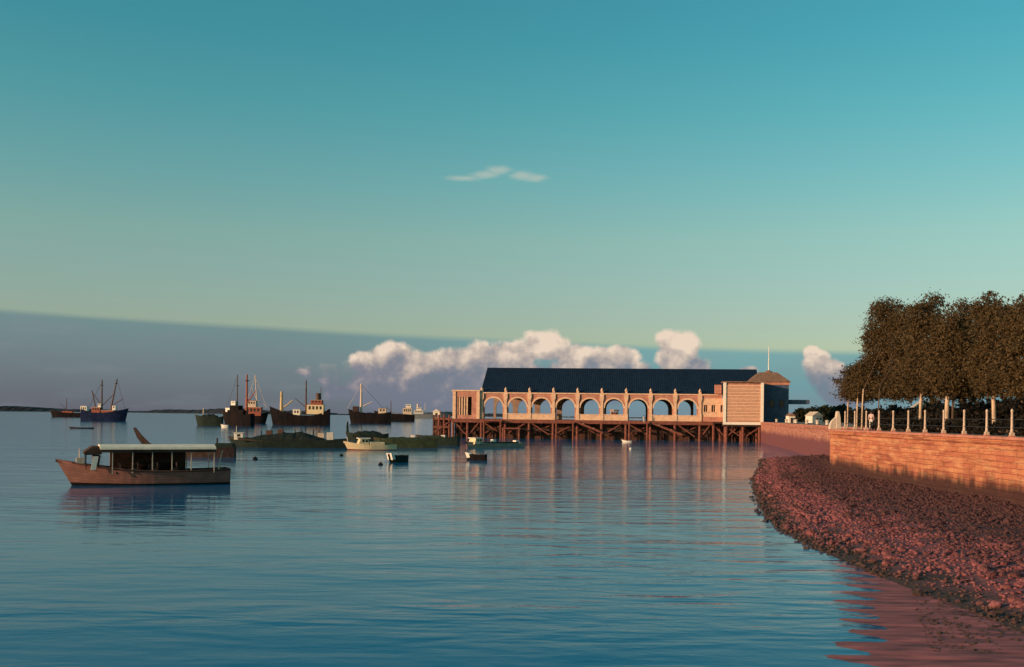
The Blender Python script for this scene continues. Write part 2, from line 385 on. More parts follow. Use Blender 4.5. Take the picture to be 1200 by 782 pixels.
# ------------------------------------------------------------------ water
def make_water():
    m = bpy.data.materials.new('sea_water'); m.use_nodes = True; nb = NB(m.node_tree)
    b = m.node_tree.nodes['Principled BSDF']
    b.inputs['Base Color'].default_value = (0.0, 0.115, 0.25, 1); b.inputs['Roughness'].default_value = 0.09
    b.inputs['IOR'].default_value = 1.33; b.inputs['Specular IOR Level'].default_value = 0.24
    ge = nb.N.new('ShaderNodeNewGeometry'); sp = nb.N.new('ShaderNodeSeparateXYZ'); nb.L.new(ge.outputs['Position'], sp.inputs[0])
    def wv(sxx, syy, scale, det, off=0.0):
        return nb.noise(nb.xyz(nb.m('MULTIPLY', sp.outputs[0], sxx), nb.m('MULTIPLY', sp.outputs[1], syy), off), scale, det, 0.55, 0.3)
    h = nb.m('ADD', nb.m('MULTIPLY', wv(0.4, 1.0, 0.5, 2), 0.60), nb.m('MULTIPLY', wv(0.5, 1.0, 2.0, 3, 3.0), 0.11))
    # patches of calmer and rougher water
    patch = nb.sstep(wv(0.018, 0.06, 1.0, 4, 9.0), 0.38, 0.62)
    h = nb.m('MULTIPLY', h, nb.m('ADD', 0.42, nb.m('MULTIPLY', patch, 0.6)))
    bp = nb.N.new('ShaderNodeBump'); bp.inputs['Strength'].default_value = 1.0; bp.inputs['Distance'].default_value = 0.18
    nb.L.new(h, bp.inputs['Height']); nb.L.new(bp.outputs[0], b.inputs['Normal'])
    mb = MB(); mb.add([(-5000, -300, 0), (5000, -300, 0), (5000, 9000, 0), (-5000, 9000, 0)], [(0, 1, 2, 3)])
    structure(mb.build('sea', m, fix=False))
make_water()

# ------------------------------------------------------------------ land: quay ground, shore, far coast
QZ = 4.7
NX = 30.2                                    # seaward face of the near wall
poly = [(NX + 0.6, 20), (NX + 0.6, 101), (36.4, 101.6), (58.6, 249), (76, 300), (330, 1100), (900, 1100), (900, 20)]
g = MB(); g.prism(poly, 'z', QZ - 0.8, QZ - 0.02); structure(g.build('quay_ground', MM['paving']))

def shore():
    pts_px = [(888, 548), (881, 560), (882, 575), (893, 603), (912, 622), (948, 641), (985, 657), (1040, 681), (1085, 699), (1125, 714), (1200, 745)]
    edge = [on(px, py, 0.0) for px, py in pts_px]
    edge = [Vector((33.5, 145, 0)), Vector((32.2, 138, 0))] + edge + [Vector((16.2, 26, 0)), Vector((18, 12, 0))]
    # resample along the curve
    dense = []
    for a, b in zip(edge[:-1], edge[1:]):
        n = max(1, int((b - a).length / 1.2))
        for k in range(n): dense.append(a.lerp(b, k / n))
    dense.append(edge[-1])
    def wallx(y): return NX + 0.3 if y < 101.5 else 21.2 + 0.1504 * y + 0.4
    rows = []; NC = 26
    for p in dense:
        r = []
        wx = wallx(p.y)
        for k in range(NC + 1):
            t = -0.12 + 1.12 * k / NC
            x = p.x + (wx - p.x) * t
            z = 0.72 * (max(0, t) ** 0.7) + (t * 6 if t < 0 else 0)
            z += 0.10 * math.sin(x * 1.7 + p.y * 0.6) * math.sin(p.y * 1.1 - x * 0.5) * (1 if t > 0.03 else 0)
            r.append((x, p.y + 0.25 * math.sin(k * 1.3), z))
        rows.append(r)
    v = [q for r in rows for q in r]; f = []
    for i in range(len(rows) - 1):
        for k in range(NC):
            a = i * (NC + 1) + k; f.append((a, a + 1, a + NC + 2, a + NC + 1))
    def shore_mat(name):
        m = bpy.data.materials.new(name); m.use_nodes = True; nb = NB(m.node_tree)
        bs = m.node_tree.nodes['Principled BSDF']; bs.inputs['Roughness'].default_value = 0.8; bs.inputs['Specular IOR Level'].default_value = 0.3
        ge = nb.N.new('ShaderNodeNewGeometry'); sp = nb.N.new('ShaderNodeSeparateXYZ'); nb.L.new(ge.outputs['Position'], sp.inputs[0])
        n = nb.noise(ge.outputs['Position'], 0.5, 6, 0.6); n2 = nb.noise(ge.outputs['Position'], 4.0, 5, 0.6)
        c = nb.ramp(n2, [(0.3, (0.09, 0.027, 0.030)), (0.7, (0.29, 0.083, 0.083))])
        c = nb.mix(nb.m('MULTIPLY', ge.outputs['Random Per Island'], 0.6), c, (0.34, 0.115, 0.12))
        # weed-covered upper shore below the wall, wet dark rim at the water's edge
        hz = nb.m('ADD', sp.outputs[2], nb.m('MULTIPLY', nb.m('SUBTRACT', n, 0.5), 0.7))
        c = nb.mix(nb.m('MULTIPLY', nb.sstep(hz, 0.22, 0.52), 0.86), c, (0.050, 0.024, 0.023))
        c = nb.mix(nb.m('MULTIPLY', nb.m('SUBTRACT', 1.0, nb.sstep(nb.m('ADD', sp.outputs[2], nb.m('MULTIPLY', nb.m('SUBTRACT', n, 0.5), 0.25)), 0.06, 0.26)), 0.88), c, (0.035, 0.028, 0.02))
        nb.L.new(c, bs.inputs['Base Color'])
        bp = nb.N.new('ShaderNodeBump'); bp.inputs['Distance'].default_value = 0.1; nb.L.new(n2, bp.inputs['Height']); nb.L.new(bp.outputs[0], bs.inputs['Normal'])
        return m
    ms = shore_mat('shore_rock')
    mb = MB(); mb.add(v, f); structure(mb.build('shore', ms, smooth=True))
    # loose rubble: uncountable stones
    rng = random.Random(5); st = MB()
    bm = bmesh.new(); bmesh.ops.create_icosphere(bm, subdivisions=1, radius=1); bm.verts.ensure_lookup_table()
    sv = [x.co.copy() for x in bm.verts]; sf = [tuple(q.index for q in x.verts) for x in bm.faces]; bm.free()
    nr = len(rows)
    for q_ in range(40000):
        i = rng.randrange(nr - 1); k = rng.random() ** 0.9 * NC * 0.93 + 2
        k0 = min(NC - 1, int(k)); fr = k - k0
        a = Vector(rows[i][k0]).lerp(Vector(rows[i][k0 + 1]), fr); b = Vector(rows[i + 1][k0]).lerp(Vector(rows[i + 1][k0 + 1]), fr)
        p = a.lerp(b, rng.random())
        if p.y < 24: continue
        bed = 0.5 + 0.5 * math.sin(p.x * 0.9 + 1.7 * math.sin(p.y * 0.31)) * math.sin(p.y * 0.5 + p.x * 0.2)   # coarse and fine beds
        s = rng.choice((0.04, 0.045, 0.055, 0.065, 0.08)) * (0.8 + 0.7 * bed) * rng.uniform(0.8, 1.25)
        if q_ % 40 == 0: s = rng.uniform(0.11, 0.22)
        ax, ay, az = s * rng.uniform(0.8, 1.5), s * rng.uniform(0.8, 1.5), s * rng.uniform(0.65, 1.0)
        q = Matrix.Rotation(rng.uniform(0, 6.28), 3, 'Z') @ Matrix.Rotation(rng.uniform(-0.6, 0.6), 3, 'X')
        st.add([p + q @ Vector((w.x * ax * rng.uniform(0.7, 1.25), w.y * ay * rng.uniform(0.7, 1.25), w.z * az * rng.uniform(0.7, 1.25))) + Vector((0, 0, 0.3 * az)) for w in sv], sf)
    for _ in range(900):                           # pebbles scattered out over the added red reflection flat
        y = rng.uniform(26, 46); p = Vector((12.5 + (y - 33) * 0.33 + abs(rng.gauss(0, 1.6)), y, 0.01)); s = rng.uniform(0.015, 0.05)
        st.add([p + Vector((w.x * s * 1.3, w.y * s * 1.2, w.z * s)) for w in sv], sf)
    o = st.build('shore_rubble', ms, fix=False); o['kind'] = 'stuff'
    o['label'] = 'reddish rubble stones covering the shore below the quay wall'
shore()
def wall_reflection_flat():  # added red flat standing in for the quay wall's reflection on the water
    m = mat('wall_reflection_flat', (0.33, 0.08, 0.068), 0.5, 0.6, 1.6, 0.08, spec=0.15, stretch=(0.4, 1.6, 1), detail=9)
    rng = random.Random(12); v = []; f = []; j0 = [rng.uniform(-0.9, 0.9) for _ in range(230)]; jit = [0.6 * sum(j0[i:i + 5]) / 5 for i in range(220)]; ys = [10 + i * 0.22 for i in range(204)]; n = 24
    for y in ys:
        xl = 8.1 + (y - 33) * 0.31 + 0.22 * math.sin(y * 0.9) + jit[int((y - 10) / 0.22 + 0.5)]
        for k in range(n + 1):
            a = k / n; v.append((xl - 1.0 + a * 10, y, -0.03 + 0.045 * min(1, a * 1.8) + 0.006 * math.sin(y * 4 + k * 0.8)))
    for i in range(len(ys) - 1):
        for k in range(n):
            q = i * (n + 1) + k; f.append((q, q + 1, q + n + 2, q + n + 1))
    mb = MB(); mb.add(v, f); structure(mb.build('wall_reflection_flat', m, smooth=True))
wall_reflection_flat()

# quay walls
t = thing('quay_wall', 'near sunlit orange masonry quay wall under the white railing posts', 'wall', (NX, 61, 0))
w = MB()
prof = [(0.0, -1.0), (0.0, 4.15), (-0.10, 4.2), (-0.10, 4.36), (0.0, 4.40), (0.02, 4.5), (0.9, 4.5), (0.9, -1.0)]
prof = [(a + (0.25 - 0.25 * min(1, max(0, b / 4.5)) if i > 100 else 0) , b) for i, (a, b) in enumerate(prof)]
w.prism(prof, 'y', -45, 40.2); w.build('masonry', MM['quay_stone'], t)
c = MB(); c.box(-0.14, 0.62, -45, 40.35, 4.5, 4.7); c.build('coping', MM['coping_stone'], t, bevel=0.04)
c = MB(); c.box(0.9, 6.6, 39.3, 40.2, -1.0, 4.5); c.build('end_return', MM['quay_stone'], t)
c = MB(); c.box(0.62, 6.6, 39.2, 40.35, 4.5, 4.7); c.build('return_coping', MM['coping_stone'], t, bevel=0.04)
dv = Vector((58.0 - 36.7, 250.0 - 103.0)); ln = dv.length
t = thing('quay_wall', 'far reddish quay wall running back to the pavilion', 'wall', (36.7, 103.0, 0), math.atan2(dv.y, dv.x))
w = MB(); w.prism([(0.0, -1), (0.0, 4.05), (0.12, 4.12), (0.12, 4.3), (0.0, 4.36), (0.0, 4.5), (-0.9, 4.5), (-0.9, -1)], 'x', -1.0, ln)
w.build('masonry', MM['quay_stone_far'], t)
c = MB(); c.box(-1.0, ln, -0.6, 0.12, 4.5, 4.7); c.build('coping', MM['coping_stone'], t, bevel=0.04)

# far shore: one dark wooded line, uncountable trees
def far_shore():
    rng = random.Random(3); v = []; f = []
    n = 420; x0, x1 = -2300, 900
    h = 8.0
    for i in range(n + 1):
        x = x0 + (x1 - x0) * i / n
        k = 9 + 4.0 * math.sin(i * 0.071) + 2.0 * math.sin(i * 0.23) + rng.uniform(-1.6, 1.8)
        fade = 1.0 if x < -250 else max(0.45, 1 - (x + 250) / 900)
        y = 3000 + 60 * math.sin(i * 0.05)
        v += [(x, y - 30, -1), (x, y, k * fade * 0.8), (x, y + 30, k * fade), (x, y + 140, k * fade * 0.9), (x, y + 200, -1)]
    for i in range(n):
        for k in range(4):
            a = i * 5 + k; f.append((a, a + 5, a + 6, a + 1))
    mb = MB(); mb.add(v, f); o = mb.build('far_wood', MM['far_wood']); o['kind'] = 'stuff'
    o['label'] = 'dark low wooded coast along the horizon'
far_shore()

# ------------------------------------------------------------------ pier and its arcaded shed
YAW = R(-6)
A = on(692, 515.2, 0); A = Vector((at(692, 487.4, 255).x, 255, 0))
cY, sY = math.cos(YAW), math.sin(YAW)
def upx(px, v=0.0):
    """position along the facade that shows at photo column px, v metres behind the facade"""
    k = (px - 600) / FPX
    ax, ay = A.x - sY * v, A.y + cY * v
    return (k * ay - ax) / (cY - k * sY)
BAY = (upx(820) - upx(564.5)) / 9; U0 = upx(564.5); DEP = 24.0
Z_D, Z_BAL, Z_SPR, Z_TOP, Z_COR = 4.62, 6.05, 7.55, 10.15, 11.1
UE = upx(848, -5)                                  # left edge of the louvred block
shed = thing('pier_shed', 'long pink arcaded pier shed under a dark blue slate roof', 'building', A, YAW)
def arcade(v0, v1, mi, name, ring):
    w = MB(); NA = 18
    for k in range(9):
        a0 = U0 + k * BAY; a1 = a0 + BAY; c0 = a0 + 0.68; c1 = a1 - 0.68; r = (c1 - c0) / 2; cc = (c0 + c1) / 2
        P = [(c0, Z_D)] + [(cc - r * math.cos(math.pi * i / NA), Z_SPR + r * math.sin(math.pi * i / NA)) for i in range(NA + 1)] + [(c1, Z_D)]
        for v in (v0, v1):
            base = [(x, v, z) for x, z in P]
            T = [(a0 + (a1 - a0) * i / NA, v, Z_TOP) for i in range(NA + 1)]
            vs = base + T + [(a0, v, Z_D), (a0, v, Z_SPR), (a1, v, Z_D), (a1, v, Z_SPR)]
            nb_ = len(base); q = nb_ + NA + 1
            fs = [(q, 0, 1, q + 1), (q + 1, 1, nb_), (nb_ - 1, q + 2, q + 3, nb_ - 2), (nb_ - 2, q + 3, nb_ + NA)]
            fs += [(1 + i, 2 + i, nb_ + i + 1, nb_ + i) for i in range(NA)]
            w.add(vs, fs)
        vs = [(x, v0, z) for x, z in P] + [(x, v1, z) for x, z in P]; n = len(P)
        w.add(vs, [(i, i + 1, n + i + 1, n + i) for i in range(n - 1)])
    o = w.build(name, mi, shed, fix=False)
    if ring:
        for k in range(9):
            cc = U0 + (k + 0.5) * BAY; r = BAY / 2 - 0.68
            m = MB(); vs = []; fs = []
            for i in range(NA + 1):
                th = math.pi * i / NA; cs, sn = math.cos(th), math.sin(th)
                for rr, vv in ((r - 0.02, v0 - 0.14), (r + 0.36, v0 - 0.14), (r + 0.36, v0 + 0.05), (r - 0.02, v0 + 0.05)):
                    vs.append((cc - rr * cs, vv, Z_SPR + rr * sn))
            for i in range(NA):
                for j in range(4):
                    fs.append((i * 4 + j, i * 4 + (j + 1) % 4, (i + 1) * 4 + (j + 1) % 4, (i + 1) * 4 + j))
            m.add(vs, fs + [(0, 1, 2, 3), (NA * 4 + 3, NA * 4 + 2, NA * 4 + 1, NA * 4)]); m.build('archivolt', MM['cream_plaster'], shed)
arcade(0.0, 0.7, MM['pink_plaster'], 'front_arcade', True)
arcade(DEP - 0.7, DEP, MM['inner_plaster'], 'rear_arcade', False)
UW = upx(846)
c = MB(); c.box(U0 - 0.5, UW, -0.30, 0.75, Z_COR - 0.28, Z_COR); c.build('cornice', MM['cream_plaster'], shed)
c = MB(); c.box(U0 - 0.4, UW, -0.06, 0.70, Z_TOP + 0.002, Z_COR - 0.28); c.build('frieze', MM['pink_plaster'], shed)
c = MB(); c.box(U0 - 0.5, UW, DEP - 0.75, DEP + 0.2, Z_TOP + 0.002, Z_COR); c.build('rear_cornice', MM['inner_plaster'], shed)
for k in range(10):
    x = U0 + k * BAY
    p = MB(); p.box(x - 0.42, x + 0.42, -0.34, -0.002, Z_D, Z_BAL + 0.2); p.box(x - 0.32, x + 0.32, -0.28, -0.002, Z_BAL + 0.2, 9.2)
    p.prism([(x - 0.32, 9.2), (x + 0.32, 9.2), (x + 0.5, 9.9), (x + 0.5, Z_COR - 0.28), (x - 0.5, Z_COR - 0.28), (x - 0.5, 9.9)], 'y', -0.36, -0.062)
    p.build('pilaster', MM['cream_plaster'], shed)
    p = MB(); p.box(x - 0.3, x + 0.3, -0.3, 0.3, Z_COR, Z_COR + 0.45)
    p.lathe([(0.2, 0.45), (0.34, 0.6), (0.3, 0.85), (0.12, 1.1), (0.03, 1.3)], (x, 0, Z_COR), 10); p.build('pinnacle', MM['cream_plaster'], shed)
for k in range(9):
    if k in (0, 3, 6): continue                    # landing openings
    x0 = U0 + k * BAY + 0.44; x1 = x0 + BAY - 0.88
    b = MB(); b.box(x0, x1, -0.2, -0.03, Z_D + 0.12, Z_BAL - 0.16); b.box(x0, x1, -0.28, 0.04, Z_BAL - 0.16, Z_BAL); b.box(x0, x1, -0.28, 0.04, Z_D, Z_D + 0.12)
    b.build('balustrade', MM['cream_plaster'], shed)
# main roof: two slopes of slate with a ridge, gable walls
RZ = 17.2; UR1 = upx(886, 12)
for sgn, nm in ((0, 'front'), (1, 'rear')):
    r = MB(); ya, yb = (-0.1, DEP / 2) if sgn == 0 else (DEP + 0.1, DEP / 2)
    ze = Z_COR + 0.02
    for i in range(1):
        r.add([(U0 - 0.3, ya, ze), (UR1, ya, ze), (UR1, yb, RZ), (U0 - 0.3, yb, RZ), (U0 - 0.3, ya, ze - 0.25 + 0.26), (UR1, ya, ze + 0.01), (UR1, yb, RZ + 0.22), (U0 - 0.3, yb, RZ + 0.22)],
              [(0, 1, 2, 3), (4, 5, 6, 7), (0, 1, 5, 4), (1, 2, 6, 5), (2, 3, 7, 6), (3, 0, 4, 7)])
    r.build('roof_slope', MM['slate'], shed)
r = MB(); r.tube([(U0 - 0.3, DEP / 2, RZ + 0.2), (UR1, DEP / 2, RZ + 0.2)], 0.16, 8); r.build('ridge_cap', MM['slate'], shed)
g = MB(); g.prism([(0.2, Z_COR), (DEP - 0.2, Z_COR), (DEP / 2, RZ - 0.1)], 'x', U0, U0 + 0.4); g.build('gable', MM['pink_plaster'], shed)
# end portal with vertical slats
UP0, UP1 = upx(531), U0 - 0.45
PZ0, PZ1 = Z_D + 0.9, 11.25
p = MB(); ow0, ow1 = upx(537), upx(553)
p.box(UP0, ow0, -0.6, 0.4, Z_D, PZ1); p.box(ow1, UP1, -0.6, 0.4, Z_D, PZ1); p.box(ow0, ow1, -0.6, 0.4, 9.95, PZ1); p.box(ow0, ow1, -0.6, 0.4, Z_D, PZ0)
p.build('portal', MM['pink_plaster'], shed)
p = MB(); p.box(UP0 - 0.25, UP1 + 0.1, -0.85, 7.5, PZ1, PZ1 + 0.35); p.build('portal_roof', MM['cream_plaster'], shed)
for x in (UP0 + 0.35, UP1 - 0.35):
    p = MB(); p.box(x - 0.38, x + 0.38, -0.82, -0.602, Z_D, PZ1 - 0.05); p.build('portal_pilaster', MM['cream_plaster'], shed)
for k in range(4):
    x = ow0 + 0.35 + k * 0.62
    p = MB(); p.box(x - 0.16, x + 0.16, -0.58, -0.2, PZ0, 9.95); p.build('slat', MM['cream_plaster'], shed)
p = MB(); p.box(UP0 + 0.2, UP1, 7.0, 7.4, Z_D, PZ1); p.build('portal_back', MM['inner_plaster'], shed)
p = MB(); p.box(UP0, UP0 + 0.3, 0.4, 7.0, Z_D, PZ1); p.build('portal_side', MM['pink_plaster'], shed)
# wall with three small arched windows between the arcade and the pavilion
x0 = U0 + 9 * BAY + 0.002
wx = [upx(827), upx(836), upx(846.5)]
p = MB(); zb, zt = 6.9, 8.6; cur = x0; hw = 0.48
for x in wx:
    p.box(cur, x - hw, 0, 0.6, Z_D, Z_TOP); p.box(x - hw, x + hw, 0, 0.6, Z_D, zb); p.box(x - hw, x + hw, 0, 0.6, zt, Z_TOP); cur = x + hw
p.box(cur, UW + 1.6, 0, 0.6, Z_D, Z_TOP); p.build('window_wall', MM['cream_plaster'], shed)
for x in wx:
    q = MB(); n = 8
    pts = [(x - hw, zt - 0.45)] + [(x - hw * math.cos(math.pi * i / n), zt - 0.45 + 0.45 * math.sin(math.pi * i / n)) for i in range(1, n)] + [(x + hw, zt - 0.45)]
    q.box(x - hw - 0.1, x + hw + 0.1, -0.14, -0.003, zb - 0.16, zb); q.box(x - 0.05, x + 0.05, 0.2, 0.28, zb, zt)
    q.box(x - hw, x - hw + 0.1, 0.2, 0.28, zb, zt); q.box(x + hw - 0.1, x + hw, 0.2, 0.28, zb, zt)
    q.prism(pts + [(x + hw, zt), (x - hw, zt)], 'y', 0.03, 0.3)
    fr = q.build('window', MM['cream_plaster'], shed)
    q = MB(); q.box(x - hw, x + hw, 0.3, 0.34, zb, zt); q.build('pane', MM['glass_dark'], fr)
p = MB(); p.box(x0 + 0.3, UW, -0.12, -0.003, Z_D, Z_D + 1.1); p.build('plinth', MM['pink_plaster'], shed)

# louvred block, hip-roofed pavilion with flagpole
pav = thing('pavilion', 'square pavilion with louvred sunlit block, brown hipped roof and flagpole', 'building', A, YAW)
bu0, bu1 = upx(849, -5), upx(893, -5)
BZ0, BZ1 = 4.0, 13.75
bl = MB(); bl.box(bu0 + 0.15, bu1 - 0.15, -4.85, 0.6, BZ0 + 0.3, BZ1 - 0.2); bl.build('block_wall', MM['pink_plaster'], pav)
nl = 22
for i in range(nl):
    z = BZ0 + 0.75 + (BZ1 - BZ0 - 1.3) * i / nl
    s = MB(); hs = (BZ1 - BZ0 - 1.3) / nl
    s.add([(bu0 + 0.3, -4.86, z + hs), (bu1 - 0.3, -4.86, z + hs), (bu1 - 0.3, -5.02, z + 0.06), (bu0 + 0.3, -5.02, z + 0.06), (bu0 + 0.3, -4.86, z + 0.02), (bu1 - 0.3, -4.86, z + 0.02)],
          [(0, 1, 2, 3), (3, 2, 5, 4), (0, 3, 4), (1, 5, 2)])
    s.build('louvre', MM['louvre_paint' if i % 2 else 'louvre_tan'], pav)
for x in (bu0, bu1):
    q = MB(); q.box(x - 0.32, x + 0.32, -5.16, -4.6, BZ0, BZ1); q.build('corner_post', MM['white_paint'], pav)
q = MB(); q.box(bu0 - 0.4, bu1 + 0.4, -5.25, 0.7, BZ1, BZ1 + 0.25); q.build('block_roof', MM['brown_tile'], pav)
q = MB(); q.box(bu0 + 0.32, bu1 - 0.32, -5.12, -4.85, BZ0, BZ0 + 0.62); q.build('base_band', MM['white_paint'], pav)
q = MB(); q.box(bu0 - 1.9, bu0 - 0.4, -1.0, 0.5, 11.2, 13.3); q.build('side_turret', MM['pink_plaster'], pav)
pu0, pu1 = upx(879, 0.9), upx(924, 0.9)
PE = 14.15
q = MB(); q.box(pu0, pu1, 0.8, 9.6, 4.0, PE - 0.7); q.build('pavilion_wall', MM['shadow_blue'], pav)  # shadow on the front is painted in as dark blue
q = MB(); q.box(pu0 - 0.15, pu1 + 0.15, 0.65, 9.75, PE - 0.7, PE); q.build('lit_band', MM['pink_plaster'], pav)  # pink colour stands for the sunlit strip above the wall's shadow
q = MB(); e0 = 0.5; ins = 2.9; hz = 2.35
a0, a1, b0, b1 = pu0 - e0, pu1 + e0, 0.8 - e0, 9.6 + e0
q.add([(a0, b0, PE), (a1, b0, PE), (a1, b1, PE), (a0, b1, PE), (a0 + ins, b0 + ins, PE + hz), (a1 - ins, b0 + ins, PE + hz), (a1 - ins, b1 - ins, PE + hz), (a0 + ins, b1 - ins, PE + hz)],
      [(3, 2, 1, 0), (4, 5, 6, 7), (0, 1, 5, 4), (1, 2, 6, 5), (2, 3, 7, 6), (3, 0, 4, 7)])
q.build('hip_roof', MM['brown_tile'], pav)
cu, cv = (pu0 + pu1) / 2 + 0.3, 5.2
q = MB(); q.lathe([(1.0, 0), (0.9, 0.25), (0.3, 0.5), (0.15, 0.6)], (cu, cv, PE + hz), 12); q.build('roof_finial', MM['brown_tile'], pav)
q = MB(); q.tube([(cu, cv, PE + hz + 0.3), (cu, cv, PE + hz + 6.2)], [0.12, 0.07], 8); q.lathe([(0.02, -0.12), (0.14, 0), (0.02, 0.12)], (cu, cv, PE + hz + 6.25), 8); q.build('flagpole', MM['white_paint'], pav)
q = MB(); q.box(pu1, pu1 + 5.0, 2.0, 7.0, 9.0, 10.0); q.build('side_canopy', MM['shadow_blue'], pav)
for x, v in ((pu1 + 4.7, 2.3), (pu1 + 4.7, 6.7)):
    pass
for k in range(3):
    x = pu1 - 1.6 - k * 2.3
    q = MB(); q.box(x - 0.55, x + 0.55, 0.72, 0.798, 8.2, 9.9); fr = q.build('window', MM['steel_dark'], pav)
    q = MB(); q.box(x - 0.45, x + 0.45, 0.69, 0.718, 8.3, 9.8); q.build('pane', MM['glass_dark'], fr)

# the pier itself: deck, timber piles, braces, landings
pier = thing('pier', 'long timber pier on red brown piles carrying the arcaded shed', 'pier', A, YAW)
UD0, UD1 = upx(531) - 0.4, bu1 + 0.3
d = MB(); d.box(UD0, UD1, -0.5, DEP + 0.6, 4.22, Z_D - 0.003); d.build('deck', MM['dark_timber'], pier)
d = MB(); d.box(UD0, UD1 - 11, -0.72, -0.503, 3.75, Z_D - 0.04); d.build('edge_beam', MM['red_timber'], pier)
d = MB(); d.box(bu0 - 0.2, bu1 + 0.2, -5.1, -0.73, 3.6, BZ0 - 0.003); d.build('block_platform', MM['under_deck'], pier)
px_list = [UD0 + 0.5, UD0 + 4.0] + [U0 + k * BAY for k in range(10)] + [x0 + 3.2, bu0 + 0.6, (bu0 + bu1) / 2, bu1 - 0.6]
for i, x in enumerate(px_list):
    for j, v in enumerate((-0.35, 6.0, 12.0, 18.0)):
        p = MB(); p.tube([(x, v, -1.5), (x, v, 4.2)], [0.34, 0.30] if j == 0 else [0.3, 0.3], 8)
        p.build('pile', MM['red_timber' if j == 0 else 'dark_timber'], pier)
for x in (bu0 + 0.5, (bu0 + bu1) / 2, bu1 - 0.5):
    p = MB(); p.tube([(x, -4.6, -1.5), (x, -4.6, 3.6)], 0.32, 8); p.build('pile', MM['red_timber'], pier)
for i in range(len(px_list) - 1):
    xa, xb = px_list[i], px_list[i + 1]
    if xb - xa < 2.5 or i in (6, 9): continue
    xa += random.uniform(0, 0.5); xb -= random.uniform(0, 1.2)
    p = MB(); (p.beam((xa, -0.1, 3.9), (xb, -0.1, 1.0), 0.26) if i % 2 == 0 else p.beam((xa, -0.1, 1.0), (xb, -0.1, 3.9), 0.26)); p.build('brace', MM['red_timber'], pier)
    p = MB(); p.beam((xa, 0.35, 2.2), (xb, 0.35, 2.2), 0.22, 0.4); p.build('wale', MM['dark_timber'], pier)
for i in range(0, len(px_list) - 1):               # a second, lower tier of timbers behind the front row
    xa, xb = px_list[i], px_list[i + 1]
    if xb - xa < 2.5: continue
    z1, z2 = (1.2, 3.4) if i % 3 else (3.6, 0.9)
    p = MB(); p.beam((xa + 0.5, 1.2, z1), (xb - 0.5, 1.2, z2), 0.24); p.build('brace', MM['dark_timber' if i % 2 else 'red_timber'], pier)
    p = MB(); p.tube([((xa + xb) / 2 + random.uniform(-0.8, 0.8), 1.5, -1.2), ((xa + xb) / 2, 1.5, 4.2)], 0.22, 7); p.build('pile', MM['dark_timber' if i % 3 else 'red_timber'], pier)
p = MB(); p.beam((bu0 + 0.5, -4.3, 3.4), ((bu0 + bu1) / 2, -4.3, 0.9), 0.24); p.build('brace', MM['red_timber'], pier)
p = MB(); p.beam(((bu0 + bu1) / 2, -4.3, 0.9), (bu1 - 0.5, -4.3, 3.4), 0.24); p.build('brace', MM['red_timber'], pier)
for v in (2.2, 10.0, 16.0):                         # added plank screens, put in to darken the space under the deck
    p = MB(); p.box(UD0 + 0.5, UD1 - 0.5, v, v + 0.15, -0.6, 4.21); p.build('shade_screen', MM['screen_planks'], pier)
def landing(ka, du, w, z, name='landing'):
    x = U0 + ka * BAY
    p = MB(); p.box(x + du, x + du + w, -2.6, -0.73, z - 0.3, z); l = p.build(name, MM['red_timber'], pier)
    for xx in (x + du + 0.3, x + du + w - 0.3):
        q = MB(); q.tube([(xx, -2.4, -1.2), (xx, -2.4, z + 0.15 - 0.45)], 0.2, 8); q.build('landing_pile', MM['red_timber'], l)
landing(0, 0.6, 4.6, 4.4); landing(3, 0.6, 4.6, 4.1); landing(6, 0.5, 4.8, 4.2); landing(1, -0.6, 4.5, 2.6)
def stair(xa, za, xb, zb, n):
    s = MB()
    for k in (-1.9, -0.95):
        s.beam((xa, k, za), (xb, k, zb), 0.16, 0.4)
    st = s.build('stair', MM['red_timber'], pier)
    for i in range(n):
        f = (i + 0.5) / n; x = xa + (xb - xa) * f; z = za + (zb - za) * f + 0.22
        q = MB(); q.box(x - 0.22, x + 0.22, -2.0, -0.85, z, z + 0.08); q.build('tread', MM['cream_plaster' if i % 5 == 2 else 'red_timber'], st)
stair(U0 + 4 * BAY + 0.2, 4.0, U0 + 5 * BAY + 0.4, 1.6, 12)
stair(U0 + 7 * BAY + 0.6, 4.0, U0 + 8 * BAY + 1.6, 1.4, 12)
# outer landing stage left of the portal
us = upx(507)
d = MB(); d.box(us, UD0 - 0.05, -0.2, 6.0, 4.3, 4.75); d.build('outer_stage', MM['red_timber'], pier)
for k in range(4):
    x = us + 0.3 + k * (UD0 - us - 0.8) / 3
    p = MB(); p.tube([(x, 0.0, -1.5), (x, 0.0, 5.5)], 0.26, 8); p.build('fender_pile', MM['dark_timber' if k == 0 else 'red_timber'], pier)
p = MB(); p.box(us + 0.2, UD0 - 0.3, 1.4, 1.55, -0.6, 4.29); p.build('shade_screen', MM['screen_planks'], pier)  # added screen that darkens the open frame of the stage
p = MB(); p.beam((us + 0.3, -0.3, 2.6), (UD0 - 0.4, -0.3, 2.6), 0.25, 0.5); p.build('wale', MM['red_timber'], pier)
p = MB(); p.beam((us + 0.3, -0.3, 1.2), (UD0 - 0.4, -0.3, 3.9), 0.25); p.build('brace', MM['red_timber'], pier)
